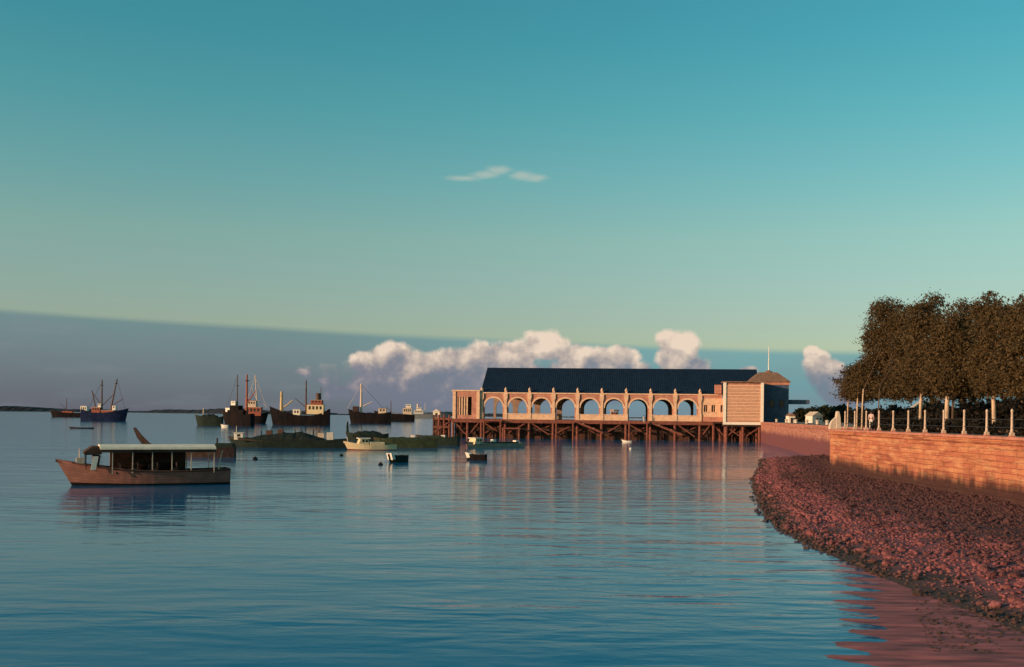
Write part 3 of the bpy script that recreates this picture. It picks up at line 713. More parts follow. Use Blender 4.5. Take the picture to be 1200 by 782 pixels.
# small kiosk under the sixth arch
kx = upx(720, 4); t = thing('kiosk', 'small cream kiosk seen through an arch of the pier shed', 'kiosk', A + Vector((cY * kx - sY * 4, sY * kx + cY * 4, Z_D)), YAW)
q = MB(); q.box(-0.8, 0.8, -0.6, 0.6, 0, 2.0); q.build('body', MM['red_timber'], t)
for x in (-0.85, 0.85):
    q = MB(); q.box(x - 0.1, x + 0.1, -0.75, -0.61, 0, 2.2); q.build('post', MM['cream_plaster'], t)
q = MB(); q.box(-1.1, 1.1, -0.9, 0.8, 2.2, 2.6); q.build('roof', MM['cream_plaster'], t)
hx = upx(512, 3); t = thing('hut', 'small white hut on the outer end of the timber pier', 'hut', A + Vector((cY * hx - sY * 3, sY * hx + cY * 3, 4.75)), YAW)
q = MB(); q.box(-0.8, 0.8, -0.8, 0.8, 0, 1.5); q.build('wall', MM['white_paint'], t)
q = MB(); q.prism([(-1.0, 1.5), (1.0, 1.5), (0, 2.2)], 'y', -1, 1); q.build('roof', MM['dull_white'], t)
q = MB(); q.box(-0.3, 0.3, -0.83, -0.803, 0.05, 1.2); q.build('door', MM['dark_timber'], t)

# ------------------------------------------------------------------ boats
def hull_mb(L, Bm, free, bow, stern, rake=0.9, draft=0.7, tran=0.65, bow_f=0.45, flare=0.25, deck_drop=0.35, ns=22, mi_deck=1, boot=None, cant=0.0):
    """round-bilged hull, bow towards +X, waterline at z=0; returns MB with hull (0), deck (1), boot-top (2)"""
    m = MB(); prof = [1.0, 0.72, 0.42, 0.12, 0.0, -0.45, -1.0]; NP = len(prof)
    S = []
    for i in range(ns + 1):
        t = i / ns
        h = free + (stern * max(0, 1 - t / 0.35) ** 2) + bow * max(0, (t - 0.45) / 0.55) ** 2.0
        if t < 0.3: wd = tran + (1 - tran) * math.sin(t / 0.3 * math.pi / 2)
        elif t > 1 - bow_f: wd = max(0.0, 1 - ((t - 1 + bow_f) / bow_f) ** 2.1)
        else: wd = 1
        ring = []
        for q in prof:
            z = q * h if q >= 0 else q * draft * (1 - 0.6 * t ** 6)
            if q >= 0: y = wd * Bm / 2 * (1 - flare * (1 - q) * (0.35 + 1.1 * max(0, t - 0.5)))
            else: y = wd * Bm / 2 * (1 - flare * (0.35 + 1.1 * max(0, t - 0.5))) * (1 + q) ** 0.6
            x = -L / 2 + L * t
            x += rake * (q if q > 0 else q * 0.5) * max(0, (t - 0.6) / 0.4) ** 1.5 - rake * 0.5
            x -= cant * max(0, q) * max(0, 1 - t / 0.15)
            ring.append((x, max(y, 0.02), z))
        S.append(ring)
    v = []
    for ring in S:
        v += [(x, y, z) for x, y, z in ring] + [(x, -y, z) for x, y, z in ring]
    K = 2 * NP; f0 = []; f2 = []
    for i in range(ns):
        for s in (0, NP):
            for j in range(NP - 1):
                a = i * K + s + j
                (f2 if (boot is not None and prof[j] <= 0.13) else f0).append((a, a + 1, a + K + 1, a + K))
    o = len(m.v); m.add(v, f0)
    if f2: m.f += [tuple(q + o for q in f) for f in f2]; m.fm += [2] * len(f2)
    m.f.append(tuple([o + j for j in range(NP)] + [o + NP + j for j in range(NP - 1, -1, -1)])); m.fm.append(0)
    e_ = o + ns * K; m.f.append(tuple([e_ + j for j in range(NP)] + [e_ + NP + j for j in range(NP - 1, -1, -1)])); m.fm.append(0)
    # deck inside a bulwark
    dv = []; 
    for ring in S:
        x, y, z = ring[0]; yi = max(0.015, y - 0.07)
        dv += [(x, y, z), (x, yi, z), (x - 0.02, yi, z - deck_drop), (x - 0.02, -yi, z - deck_drop), (x, -yi, z), (x, -y, z)]
    df = []
    for i in range(ns):
        for j in range(5):
            a = i * 6 + j; df.append((a, a + 1, a + 7, a + 6))
    m.add(dv, df, mi_deck)
    return m
def yaw_between(p, q):            # bow at p, stern at q
    d = p - q; return math.atan2(d.y, d.x)
def place(pb, ps):                # waterline photo points of bow and stern -> centre, yaw, length
    p, q = on(*pb), on(*ps); return (p + q) / 2, yaw_between(p, q), (p - q).length
def mast(parent, x, y, z0, z1, r, m, booms=(), cross=None, name='mast', lean=0.0):
    q = MB(); q.tube([(x, y, z0), (x + lean, y, z1)], [r * 1.2, r * 0.75], 8); o = q.build(name, m, parent)
    if cross:
        for zc, w in cross:
            f = (zc - z0) / (z1 - z0); q = MB(); q.beam((x + lean * f, y - w, zc), (x + lean * f, y + w, zc), r * 0.9); q.build('crosstree', m, o)
    for (zb, dx, dz) in booms:
        f = (zb - z0) / (z1 - z0); q = MB(); q.tube([(x + lean * f, y, zb), (x + dx, y, zb + dz)], [r * 0.55, r * 0.4], 6); q.build('derrick', m, o)
    return o
def stay(parent, p, q, r=0.06, m='steel_dark'):
    k = MB(); k.tube([p, q], r, 5); return k.build('stay', MM[m], parent)
def cabin(parent, x0, x1, w, z0, z1, m, name='deckhouse', roof=None, nwin=0, slope=0.0, win='glass_dark'):
    q = MB(); q.prism([(x0, z0), (x1, z0), (x1 - slope, z1), (x0 + slope * 0.4, z1)], 'y', -w / 2, w / 2); o = q.build(name, m, parent, bevel=0.05)
    if roof:
        q = MB(); q.box(x0 - 0.15, x1 + 0.1 - slope * 0.5, -w / 2 - 0.15, w / 2 + 0.15, z1, z1 + 0.12); q.build('cabin_roof', roof, o)
    for k in range(nwin):
        s = (x1 - x0 - slope) / (nwin + 0.6); xc = x0 + s * (k + 0.8)
        for sgn in (-1, 1):
            q = MB(); q.box(xc - s * 0.28, xc + s * 0.28, sgn * (w / 2 + 0.004), sgn * (w / 2 + 0.03), z0 + (z1 - z0) * 0.5, z0 + (z1 - z0) * 0.85); q.build('window', MM[win], o)
    return o

# --- passenger launch, left foreground
c, yw, L = place((68, 568.5), (266, 567.0)); yw = math.pi + R(24)
la = thing('passenger_launch', 'long brown passenger launch with pale flat awning roof', 'launch', c, yw)
L = 12.9; la.scale = (0.895, 0.92, 0.93)
h = hull_mb(L, 3.3, 1.22, 0.95, 0.1, rake=1.3, draft=0.6, tran=0.75, bow_f=0.5, flare=0.34, deck_drop=0.25, boot=True)
h.build('hull', [MM['brown_hull'], MM['dark_timber'], MM['black_hull']], la, smooth=False)
rb = MB(); n = 20
for sgn in (-1, 1):
    pts = []
    for i in range(n + 1):
        t_ = i / n * 0.93; x = -L / 2 + L * t_ - 0.65
        wd = (0.75 + 0.25 * math.sin(t_ / 0.3 * math.pi / 2)) if t_ < 0.3 else (1 if t_ < 0.58 else max(0, 1 - ((t_ - 0.58) / 0.42) ** 2.1))
        pts.append((x + 1.3 * 0.95 * max(0, (t_ - 0.6) / 0.4) ** 1.5, sgn * (wd * 1.65 + 0.02), 1.14 + 0.1 * max(0, 1 - t_ / 0.35) ** 2 + 0.95 * max(0, (t_ - 0.45) / 0.55) ** 2))
    q = MB(); q.tube(pts, 0.06, 6); q.build('rubbing_strake', MM['dark_timber'], la)
RX0, RX1 = -5.75, 3.7
q = MB(); q.prism([(-1.78, 2.96), (-1.74, 3.14), (-0.9, 3.32), (0.9, 3.32), (1.74, 3.14), (1.78, 2.96), (0.9, 3.16), (-0.9, 3.16)], 'x', RX0, RX1); q.build('awning_roof', MM['roof_cream'], la)
for sgn in (-1, 1):
    q = MB(); q.box(RX0, RX1, sgn * 1.66 - 0.025, sgn * 1.66 + 0.025, 2.72, 2.998); q.build('roof_valance', MM['canvas_brown'], la)
    for x in (RX0 + 0.12, -3.7, -2.1, -0.5, 1.1, 2.7):
        q = MB(); q.beam((x, sgn * 1.55, 1.0), (x, sgn * 1.58, 2.99), 0.075); q.build('awning_post', MM['pale_paint'], la)
q = MB(); q.box(-3.6, 2.7, -1.47, -1.42, 1.1, 2.95); q.build('side_curtain', MM['canvas_brown'], la)
for x in (-2.4, -0.8, 0.8, 2.2):
    q = MB(); q.box(x - 0.2, x + 0.2, -1.3, 1.3, 0.95, 1.42); q.box(x - 0.2, x - 0.12, -1.3, 1.3, 1.42, 1.85); q.build('bench', MM['dark_timber'], la)
q = MB(); q.box(-1.2, -0.2, -0.5, 0.5, 0.95, 1.7); q.build('engine_box', MM['dark_timber'], la)
q = MB(); q.add([(3.75, -0.95, 1.35), (4.15, -0.95, 1.35), (4.20, -0.95, 2.45), (3.60, -0.95, 2.45), (3.75, 0.95, 1.35), (4.15, 0.95, 1.35), (4.20, 0.95, 2.45), (3.60, 0.95, 2.45)],
                 [(0, 1, 2, 3), (7, 6, 5, 4), (0, 4, 5, 1), (1, 5, 6, 2), (2, 6, 7, 3), (3, 7, 4, 0)]); wh = q.build('wheelhouse_front', MM['dark_timber'], la)
q = MB(); q.prism([(4.0, 1.3), (4.42, 1.3), (4.2, 2.4), (3.78, 2.4)], 'y', 1.24, 1.32); q.build('white_screen', MM['white_paint'], wh)
q = MB(); q.prism([(3.5, 2.55), (4.9, 2.5), (4.95, 2.75), (4.3, 3.2), (3.71, 3.2)], 'y', -1.2, 1.2); q.build('fore_hood', MM['canvas_brown'], la, bevel=0.06)
for sgn in (-1, 1):
    q = MB(); q.beam((4.75, sgn * 0.95, 1.35), (4.75, sgn * 1.05, 2.5), 0.07); q.build('hood_post', MM['dark_timber'], la)
q = MB(); q.box(4.9, 5.5, -0.1, 0.7, 1.75, 2.25); q.build('locker', MM['pale_paint'], la)
q = MB(); q.tube([(5.2, 0, 1.6), (5.25, 0, 3.0)], [0.06, 0.04], 6); q.build('bow_staff', MM['pale_paint'], la)
q = MB(); q.beam((-6.05, 1.15, 1.1), (-6.2, 1.1, 2.0), 0.1); q.beam((-6.2, 1.1, 2.0), (-6.4, 1.1, 2.85), 0.08); q.build('stern_stanchion', MM['pale_paint'], la)
q = MB(); q.box(-6.6, -6.45, -0.35, 0.35, -0.3, 1.3); q.build('rudder', MM['dark_timber'], la)

# --- dark dhow behind the launch
c, yw, L = place((170, 535), (268, 535)); yw = math.pi + R(4)
dh = thing('wooden_boat', 'dark wooden boat with a high swept prow behind the launch', 'boat', on(218, 535.5), yw); L = 11.4
hull_mb(L, 2.6, 1.0, 0.5, 0.35, rake=0.7, draft=0.5, tran=0.6, bow_f=0.5).build('hull', [MM['dark_timber'], MM['dark_timber']], dh)
q = MB(); P = [(L / 2 - 2.0, 1.05), (L / 2 - 0.6, 1.15), (L / 2 + 0.25, 2.3), (L / 2 + 0.8, 3.55), (L / 2 + 0.5, 3.6), (L / 2 - 0.3, 2.6), (L / 2 - 1.2, 1.7), (L / 2 - 2.2, 1.25)]
q.prism(P, 'y', -0.14, 0.14); q.build('prow', MM['dark_timber'], dh)
cabin(dh, -L / 2 - 0.2, -L / 2 + 2.0, 1.6, 0.8, 1.75, MM['green_hull'], 'stern_box')
q = MB(); q.tube([(-L / 2 + 1.9, 0.2, 0.9), (-L / 2 + 1.85, 0.2, 2.4)], [0.13, 0.1], 6); q.build('stub_mast', MM['dark_timber'], dh)

# --- long lighter under a tarpaulin, mid left
def mound(L_, W_, H_, rng, pw=0.6, flat=None):
    m = MB(); nx, ny = 26, 10; v = []
    for i in range(nx + 1):
        for j in range(ny + 1):
            a = i / nx; b = j / ny * 2 - 1
            env = flat(a) if flat else math.sin(math.pi * a) ** pw
            z = H_ * env * (1 - abs(b) ** 3) * (0.86 + 0.12 * math.sin(a * 17 + b * 2) * math.sin(a * 9 + 1)) + rng.uniform(-0.07, 0.07) * H_ * (1 if 0 < i < nx and 0 < j < ny else 0)
            v.append((-L_ / 2 + L_ * a, b * W_ / 2, max(0, z)))
    f = [(i * (ny + 1) + j, i * (ny + 1) + j + 1, (i + 1) * (ny + 1) + j + 1, (i + 1) * (ny + 1) + j) for i in range(nx) for j in range(ny)]
    m.add(v, f); return m
c, yw, L = place((270, 524), (404, 525)); lg = thing('cargo_lighter', 'long dark lighter heaped with tarpaulin covered cargo', 'barge', c, yw)
hull_mb(L, 4.6, 1.25, 0.5, 0.25, rake=0.8, draft=0.8, tran=0.85, bow_f=0.3).build('hull', [MM['green_hull'], MM['dark_timber'], MM['green_hull']], lg)
mo = mound(L * 0.74, 3.9, 1.7, random.Random(2), flat=lambda a: max(0.0, min(1, a / 0.34) ** 0.8 * min(1, (1 - a) / 0.45) ** 0.7)); m_ = mo.build('tarpaulin', MM['tarpaulin'], lg)
m_.location = (0.2, 0, 1.0)
cabin(lg, L / 2 - 2.1, L / 2 - 0.7, 2.0, 1.2, 2.25, MM['white_paint'], 'bow_cabin', MM['dull_white'], 1)
cabin(lg, -L / 2 + 1.8, -L / 2 + 2.9, 1.2, 1.0, 2.5, MM['dull_white'], 'hatch')
mast(lg, L / 2 - 1.0, 0.4, 1.3, 3.4, 0.07, MM['pale_paint'], name='staff')
for k in range(7):
    x = -L / 2 + 3.2 + k * 1.75 + random.uniform(-0.3, 0.3)
    q = MB(); q.beam((x, -1.7, 1.25), (x + random.uniform(-.3, .3), 0.4, 2.75 + random.uniform(-.3, .2)), 0.14); q.build('spar', MM['dark_timber'], lg)
for k, (x, z) in enumerate(((-L / 2 + 3.8, 2.2), (1.2, 2.75), (3.0, 2.6))):
    cabin(lg, x - 0.5, x + 0.5, 0.9, z - 0.6, z + 0.15, MM['mast_brown' if k else 'pale_paint'], 'crate')
mast(lg, -L / 2 + 4.2, 0.0, 1.0, 3.6, 0.09, MM['mast_brown'], name='staff')

# --- cream motor boat
c, yw, L = place((405, 527.5), (461, 527.5)); mbt = thing('motor_boat', 'cream motor boat with a red waterline and low cabin', 'motor boat', c, yw)
hull_mb(L, 2.3, 0.78, 0.62, 0.05, rake=0.7, draft=0.4, tran=0.75, bow_f=0.5, boot=True).build('hull', [MM['cream_paint'], MM['cream_paint'], MM['boot_top']], mbt)
cabin(mbt, 0.2, 2.0, 1.6, 0.7, 1.75, MM['cream_paint'], 'cabin', MM['white_paint'], 2, slope=0.4)
cabin(mbt, -2.2, 0.1, 1.7, 0.6, 1.25, MM['cream_paint'], 'cockpit_coaming')
q = MB(); q.tube([(L / 2 - 0.3, 0, 1.3), (L / 2 - 0.2, 0, 2.0)], 0.05, 6); q.build('bow_staff', MM['white_paint'], mbt)

# --- dark lighter behind it with an upright stem
c = on(430, 517); db = thing('wooden_lighter', 'dark green lighter with an upright stem behind the cream motor boat', 'barge', c, math.pi + R(10)); L = 8.2
hull_mb(L, 3.0, 1.3, 0.6, 0.3, rake=0.5, draft=0.6, tran=0.8, bow_f=0.35).build('hull', [MM['green_hull'], MM['dark_timber']], db)
q = MB(); q.prism([(L / 2 - 0.5, 1.2), (L / 2 + 0.05, 1.2), (L / 2 + 0.1, 3.0), (L / 2 - 0.05, 4.0), (L / 2 - 0.3, 3.9), (L / 2 - 0.35, 2.6)], 'y', -0.16, 0.16); q.build('stem_post', MM['green_hull'], db)
m_ = mound(L * 0.8, 2.4, 1.3, random.Random(6), 0.5).build('tarpaulin', MM['green_hull'], db, smooth=True); m_.location = (-0.1, 0, 1.0)
# --- two green lighters alongside each other near the pier end
gl = thing('green_lighter', 'olive green lighter moored close behind the cream motor boat', 'barge', on(475, 524.5), math.pi + R(3), 'green lighters off the pier end'); L = 10.2
hull_mb(L, 3.6, 1.35, 0.35, 0.25, rake=0.6, draft=0.6, tran=0.85, bow_f=0.28).build('hull', [MM['olive_hull'], MM['dark_timber']], gl)
m_ = mound(L * 0.8, 3.0, 0.9, random.Random(8), 0.4).build('tarpaulin', MM['olive_hull'], gl, smooth=True); m_.location = (0, 0, 1.0)
cabin(gl, -1.6, -0.9, 0.8, 1.7, 2.1, MM['white_paint'], 'white_hatch')
gl2 = thing('green_lighter', 'dark green lighter moored against the piles at the pier end', 'barge', on(512, 522), math.pi - R(8), 'green lighters off the pier end'); L = 7.4
hull_mb(L, 3.2, 1.5, 0.4, 0.25, rake=0.6, draft=0.6, tran=0.85, bow_f=0.3).build('hull', [MM['green_hull'], MM['dark_timber']], gl2)
cabin(gl2, -1.6, -0.8, 1.0, 1.3, 1.9, MM['dull_white'], 'white_hatch')
m_ = mound(L * 0.7, 2.6, 0.8, random.Random(9), 0.4).build('tarpaulin', MM['olive_hull'], gl2, smooth=True); m_.location = (0.6, 0, 1.15)

# --- cabin cruiser in front of the pier
c, yw, L = place((547, 525), (609, 524)); cr = thing('cabin_cruiser', 'low drab cruiser with a cream bow cabin before the pier', 'motor boat', c, yw)
hull_mb(L, 2.5, 0.72, 0.4, 0.05, rake=0.7, draft=0.4, tran=0.75, bow_f=0.4).build('hull', [MM['drab_hull'], MM['olive_hull']], cr)
cabin(cr, L / 2 - 2.9, L / 2 - 1.0, 1.7, 0.6, 1.6, MM['cream_paint'], 'cabin', MM['white_paint'], 2, slope=0.3)
cabin(cr, -L / 2 + 1.0, L / 2 - 3.0, 1.5, 0.55, 0.95, MM['olive_hull'], 'cockpit_cover')
cabin(cr, -0.2, 0.5, 0.7, 0.95, 1.4, MM['white_paint'], 'locker')
cabin(cr, -L / 2 + 0.5, -L / 2 + 1.3, 0.9, 0.6, 1.2, MM['white_paint'], 'stern_seat')

# --- dinghies and buoys
def dinghy(loc, yaw, L, label, hm, bowm, name='dinghy', free=0.55):
    t = thing(name, label, 'dinghy', loc, yaw)
    hull_mb(L, L * 0.5, free, 0.25, 0.05, rake=0.3, draft=0.2, tran=0.75, bow_f=0.5, deck_drop=0.3).build('hull', [MM[hm], MM['dark_timber']], t)
    q = MB(); q.box(-0.15, 0.1, -L * 0.22, L * 0.22, free - 0.12, free - 0.05); q.build('thwart', MM['dark_timber'], t)
    if bowm:
        q = MB(); q.prism([(L / 2 - 0.75, free * 0.5), (L / 2 - 0.25, free * 0.4), (L / 2 + 0.0, free + 0.3), (L / 2 - 0.7, free + 0.12)], 'y', -L * 0.16, L * 0.16); q.build('bow_deck', MM[bowm], t)
    return t
dinghy(on(557, 539.5), math.pi - R(15), 2.5, 'dark dinghy with a white bow floating before the cream bow cabin cruiser', 'black_hull', 'white_paint', free=0.7)
dinghy(on(465, 542), math.pi + R(50), 2.6, 'dark green dinghy with a white bow beyond the cream motor boat stern', 'green_hull', 'white_paint', free=0.8)
dinghy(on(734, 518.5), math.pi, 1.9, 'small white dinghy afloat under the middle of the pier', 'white_paint', None, free=0.35)
dinghy(on(762, 515.5), math.pi + R(8), 2.4, 'white rowing boat at the foot of the pier landing', 'dull_white', None, 'rowing_boat', free=0.6)
c = on(785, 516); lb = thing('flat_boat', 'long low dark flat boat moored along the pier piles', 'boat', c, 0.05); L = 7.5
hull_mb(L, 2.0, 0.5, 0.25, 0.1, rake=0.5, draft=0.3, tran=0.7, bow_f=0.4).build('hull', [MM['grey_hull'], MM['dark_timber']], lb)
for x in (-1.6, 0.4, 1.8):
    q = MB(); q.box(x - 0.12, x + 0.12, -0.9, 0.9, 0.4, 0.47); q.build('thwart', MM['dark_timber'], lb)
c = on(95, 502.5); sk = thing('skiff', 'very low dark skiff lying beyond the launch bow', 'boat', c, math.pi); L = 7.0
hull_mb(L, 1.6, 0.35, 0.2, 0.1, rake=0.5, draft=0.3, tran=0.5, bow_f=0.5).build('hull', [MM['black_hull'], MM['dark_timber']], sk)
q = MB(); q.box(-0.12, 0.12, -0.7, 0.7, 0.24, 0.3); q.build('thwart', MM['dark_timber'], sk)
def buoy(px, py, r, label):
    t = thing('mooring_buoy', label, 'buoy', on(px, py), 0, 'dark mooring buoys')
    q = MB(); q.lathe([(0.05, -r * 0.7), (r * 0.75, -r * 0.45), (r, 0.05), (r * 0.85, r * 0.6), (r * 0.3, r * 0.95), (0.04, r)], n=14); q.build('float', MM['black_hull'], t, smooth=True)
    q = MB(); q.tube([(0.0, 0, r * 0.9), (0.0, 0, r * 1.25), (0.12, 0, r * 1.3)], 0.04, 6); q.build('mooring_ring', MM['steel_dark'], t)
buoy(299, 538.5, 0.32, 'dark buoy floating in front of the tarpaulin covered lighter')
buoy(400, 534.5, 0.26, 'dark buoy just before the bow of the cream motor boat')
buoy(446, 545, 0.27, 'dark buoy beside the white bowed dark green dinghy')
q = thing('float_marker', 'tiny white marker float on open water before the pier', 'buoy', on(739, 526.5))
k = MB(); k.lathe([(0.03, -0.12), (0.2, -0.05), (0.24, 0.1), (0.12, 0.26), (0.03, 0.3)], n=10); k.build('float', MM['white_paint'], q, smooth=True)

# --- ships at anchor
def ship(px_bow, px_st, py, label, hm, name='coaster', yaw=0.0, free=2.4, bow=2.2, stern=1.4, beam=0.2, rake=1.6, **kw):
    (p, q) = on(px_bow, py), on(px_st, py); c = (p + q) / 2; L = (p - q).length * 0.84
    base = 0.0 if px_bow > px_st else math.pi
    t = thing(name, label, 'ship', c, base + yaw)
    hull_mb(L, L * beam, free, bow, stern, rake=rake, draft=1.2, tran=0.7, bow_f=0.35, deck_drop=0.6, **kw).build('hull', [MM[hm], MM['dark_timber'], MM['boot_top']], t)
    return t, L
# 1 navy coaster far left, bow to the right
s, L = ship(147, 98, 493.5, 'navy blue coaster with two tall masts at far left', 'navy_hull', free=4.4, bow=2.6, stern=1.6)
pm = mpp(509)
cabin(s, -6.5, -2.0, 4.0, 4.2, 7.2, MM['rust_red'], 'bridge', MM['dull_white'], 3)
cabin(s, -1.5, 5.0, 3.6, 4.2, 5.6, MM['rust_red'], 'hatch_coaming', MM['dull_white'])
cabin(s, -3.4, -1.8, 2.6, 7.3, 9.2, MM['white_paint'], 'wheelhouse', None, 2)
cabin(s, 4.2, 6.0, 2.6, 5.8, 8.2, MM['white_paint'], 'deckhouse', None, 1)
mast(s, -1.8, 0, 4.0, 22.0, 0.42, MM['mast_brown'], booms=((8, 6.0, 6), (8, -5, 7)), cross=((19, 1.5),))
mast(s, 2.6, 0, 4.0, 22.5, 0.40, MM['mast_brown'], booms=((8, 7, 4),), cross=((20, 1.5),), lean=3.6)
mast(s, -5.0, 0, 7.0, 16.5, 0.3, MM['mast_brown'], lean=-2.2)
stay(s, (-1.8, 0, 21), (-9, 0, 6.4), 0.08); stay(s, (6.2, 0, 22), (10.5, 0, 7), 0.08)
# 2 neighbour with white wheelhouse, cut by the picture edge
s, L = ship(66, 98, 489, 'dark ship with a white wheelhouse beside the navy coaster stern', 'black_hull', 'steamer', free=3.4, bow=2.0, stern=0.8)
cabin(s, -L / 2 + 1.5, -L / 2 + 6.5, 4.0, 3.2, 8.8, MM['white_paint'], 'wheelhouse', MM['dull_white'], 3)
cabin(s, -2.0, 6.0, 3.6, 3.0, 4.6, MM['rust_red'], 'hatch_coaming')
mast(s, 3.0, 0, 3.0, 15.0, 0.3, MM['mast_brown'], booms=((6, 5, 5),))
# 3 open dark barge
s, L = ship(229, 260, 499, 'low dark green barge at the left of the anchored tugs', 'green_hull', 'barge', free=3.2, bow=1.2, stern=0.6, beam=0.35, rake=1.0)
s['category'] = 'barge'
m_ = mound(L * 0.8, L * 0.28, 2.4, random.Random(4), 0.5).build('tarpaulin', MM['tarpaulin'], s, smooth=True); m_.location = (-0.3, 0, 2.6)
q = MB(); q.tube([(2.2, 0, 3), (2.2, 0, 7.0)], 0.2, 6); q.build('staff', MM['pale_paint'], s)
# 4 black ship, its high dark deckhouse stepped up amidships
s, L = ship(258, 297, 499.5, 'bulky black ship with two white boats on deck and three masts', 'black_hull', 'steamer', yaw=R(-20), free=4.4, bow=1.8, stern=0.6, beam=0.34)
cabin(s, -4.0, 3.4, 3.6, 4.0, 6.4, MM['black_hull'], 'deckhouse', None, 0)
cabin(s, -1.6, 2.4, 3.2, 6.45, 8.2, MM['black_hull'], 'upper_deckhouse', None, 0)
cabin(s, 3.0, 5.0, 1.6, 5.6, 7.2, MM['white_paint'], 'lifeboat', None)
cabin(s, 0.2, 2.2, 2.2, 8.25, 9.9, MM['white_paint'], 'wheelhouse', None, 2)
mast(s, 0.0, 0, 6.4, 20.5, 0.22, MM['mast_brown'], cross=((16, 1.2),))
mast(s, -4.4, 0, 4.4, 20.5, 0.42, MM['rust_red'], booms=((9, -4, 5),), cross=((18, 1.4),))
stay(s, (0.0, 0, 20), (5.0, 0, 7.4), 0.08)
# 5 rust-red superstructure ship behind
s, L = ship(312, 286, 496.5, 'ship with a rust red superstructure behind the bulky black ship', 'black_hull', 'trawler', free=4.0, bow=2.0, stern=1.2, beam=0.26)
cabin(s, -4.8, 3.2, 4.0, 3.8, 8.0, MM['rust_red'], 'superstructure', MM['dull_white'], 4)
cabin(s, -3.6, 0.6, 3.4, 8.1, 11.2, MM['pale_paint'], 'bridge', MM['rust_red'], 3)
q = MB(); q.lathe([(0.9, 0), (0.85, 3.4), (1.0, 3.5), (0.9, 3.9)], (-4.2, 0, 8.0), 12); q.build('funnel', MM['rust_red'], s)
mast(s, 0.9, 0, 8.0, 24.0, 0.25, MM['pale_paint'], booms=((12, 4, -3), (12, -3, 6)), cross=((20, 1.3),), lean=-1.2)
stay(s, (-0.3, 0, 23.5), (6.2, 0, 6), 0.09, 'pale_paint'); stay(s, (-0.3, 0, 23.5), (-5, 0, 8), 0.09, 'pale_paint')
# small pale tender
dinghy(on(263, 501.0), math.pi, 2.4, 'small pinkish white tender beside the bulky black ship', 'white_paint', 'white_paint', 'tender', free=0.9)
# 6 coaster with high bow at left
s, L = ship(318, 382, 498.5, 'black coaster with raised bow and white aft bridge', 'black_hull', free=4.4, bow=4.0, stern=3.0)
cabin(s, -L / 2 + 1.6, -L / 2 + 9.0, 4.4, 5.0, 9.2, MM['cream_paint'], 'bridge', MM['rust_red'], 4)
cabin(s, -L / 2 + 2.4, -L / 2 + 7.4, 3.8, 9.3, 11.2, MM['rust_red'], 'wheelhouse', MM['pale_paint'], 3)
q = MB(); q.lathe([(1.1, 0), (1.0, 2.6), (1.15, 2.7), (1.0, 3.2)], (-L / 2 + 4.4, 0, 11.2), 12); q.build('funnel', MM['mast_brown'], s)
cabin(s, -0.5, 2.6, 3.2, 3.9, 7.0, MM['white_paint'], 'midships_house', MM['dull_white'], 2)
mast(s, L / 2 - 4.6, 0, 4.6, 15.0, 0.7, MM['yellow_mast'], booms=((7, -5, 4),), cross=((13, 1.4),), name='foremast')
mast(s, -L / 2 + 9.8, 0, 4.6, 20.0, 0.36, MM['mast_brown'], booms=((8, 5, 4),), cross=((16, 1.4),), name='mainmast')
mast(s, -L / 2 + 3.2, 0, 11.0, 17.0, 0.15, MM['mast_brown'], name='aerial_mast')
# 7 dark ship with tall pale mast
s, L = ship(413, 452, 496.5, 'black ship with one thick tall pale mast', 'black_hull', 'freighter', free=5.6, bow=2.4, stern=1.0, beam=0.24)
mast(s, L / 2 - 6.4, 0, 5.0, 22.0, 0.62, MM['pale_paint'], booms=((9, -6, 3),), cross=((20, 1.4),))
cabin(s, L / 2 - 5.0, L / 2 - 2.0, 3.6, 6.4, 9.4, MM['dark_timber'], 'forecastle_house')
cabin(s, -L / 2 + 1.6, -L / 2 + 6.0, 3.8, 5.6, 8.4, MM['pale_paint'], 'aft_house', MM['rust_red'], 2)
stay(s, (L / 2 - 6.4, 0, 21.5), (L / 2 + 1.2, 0, 8.4), 0.1, 'pale_paint'); stay(s, (L / 2 - 6.4, 0, 21.5), (-L / 2 + 3, 0, 8), 0.08)
# 8 dark ship with pink superstructure
s, L = ship(446, 477, 494.0, 'dark ship with a pale pink upper deck next to the pale mast freighter', 'black_hull', 'steamer', free=5.4, bow=2.4, stern=-0.6, beam=0.25)
cabin(s, -L / 2 + 1.0, -L / 2 + 7.4, 4.2, 4.6, 9.8, MM['pale_paint'], 'superstructure', MM['rust_red'], 4)
cabin(s, -L / 2 + 1.6, -L / 2 + 5.4, 3.4, 9.9, 12.4, MM['white_paint'], 'bridge', MM['dull_white'], 3)
mast(s, 2.4, 0, 5.0, 15.0, 0.3, MM['mast_brown'], booms=((7, 4, 4),))
# 9 pale grey ship further off
s, L = ship(507, 477, 490.3, 'distant grey ship with white upperworks left of the pier', 'grey_hull', 'liner', free=5.5, bow=3.0, stern=1.0, beam=0.2, rake=2.4)
cabin(s, -8.0, 4.0, 5.0, 5.2, 10.0, MM['dull_white'], 'superstructure', MM['pale_paint'], 5)
cabin(s, -5.0, 1.5, 4.4, 10.1, 13.5, MM['white_paint'], 'bridge', MM['dull_white'], 4)
q = MB(); q.lathe([(1.4, 0), (1.3, 4.2), (1.45, 4.3), (1.3, 4.8)], (-3.2, 0, 13.5), 12); q.build('funnel', MM['pale_paint'], s)
mast(s, 6.0, 0, 5.0, 20.0, 0.35, MM['pale_paint'])

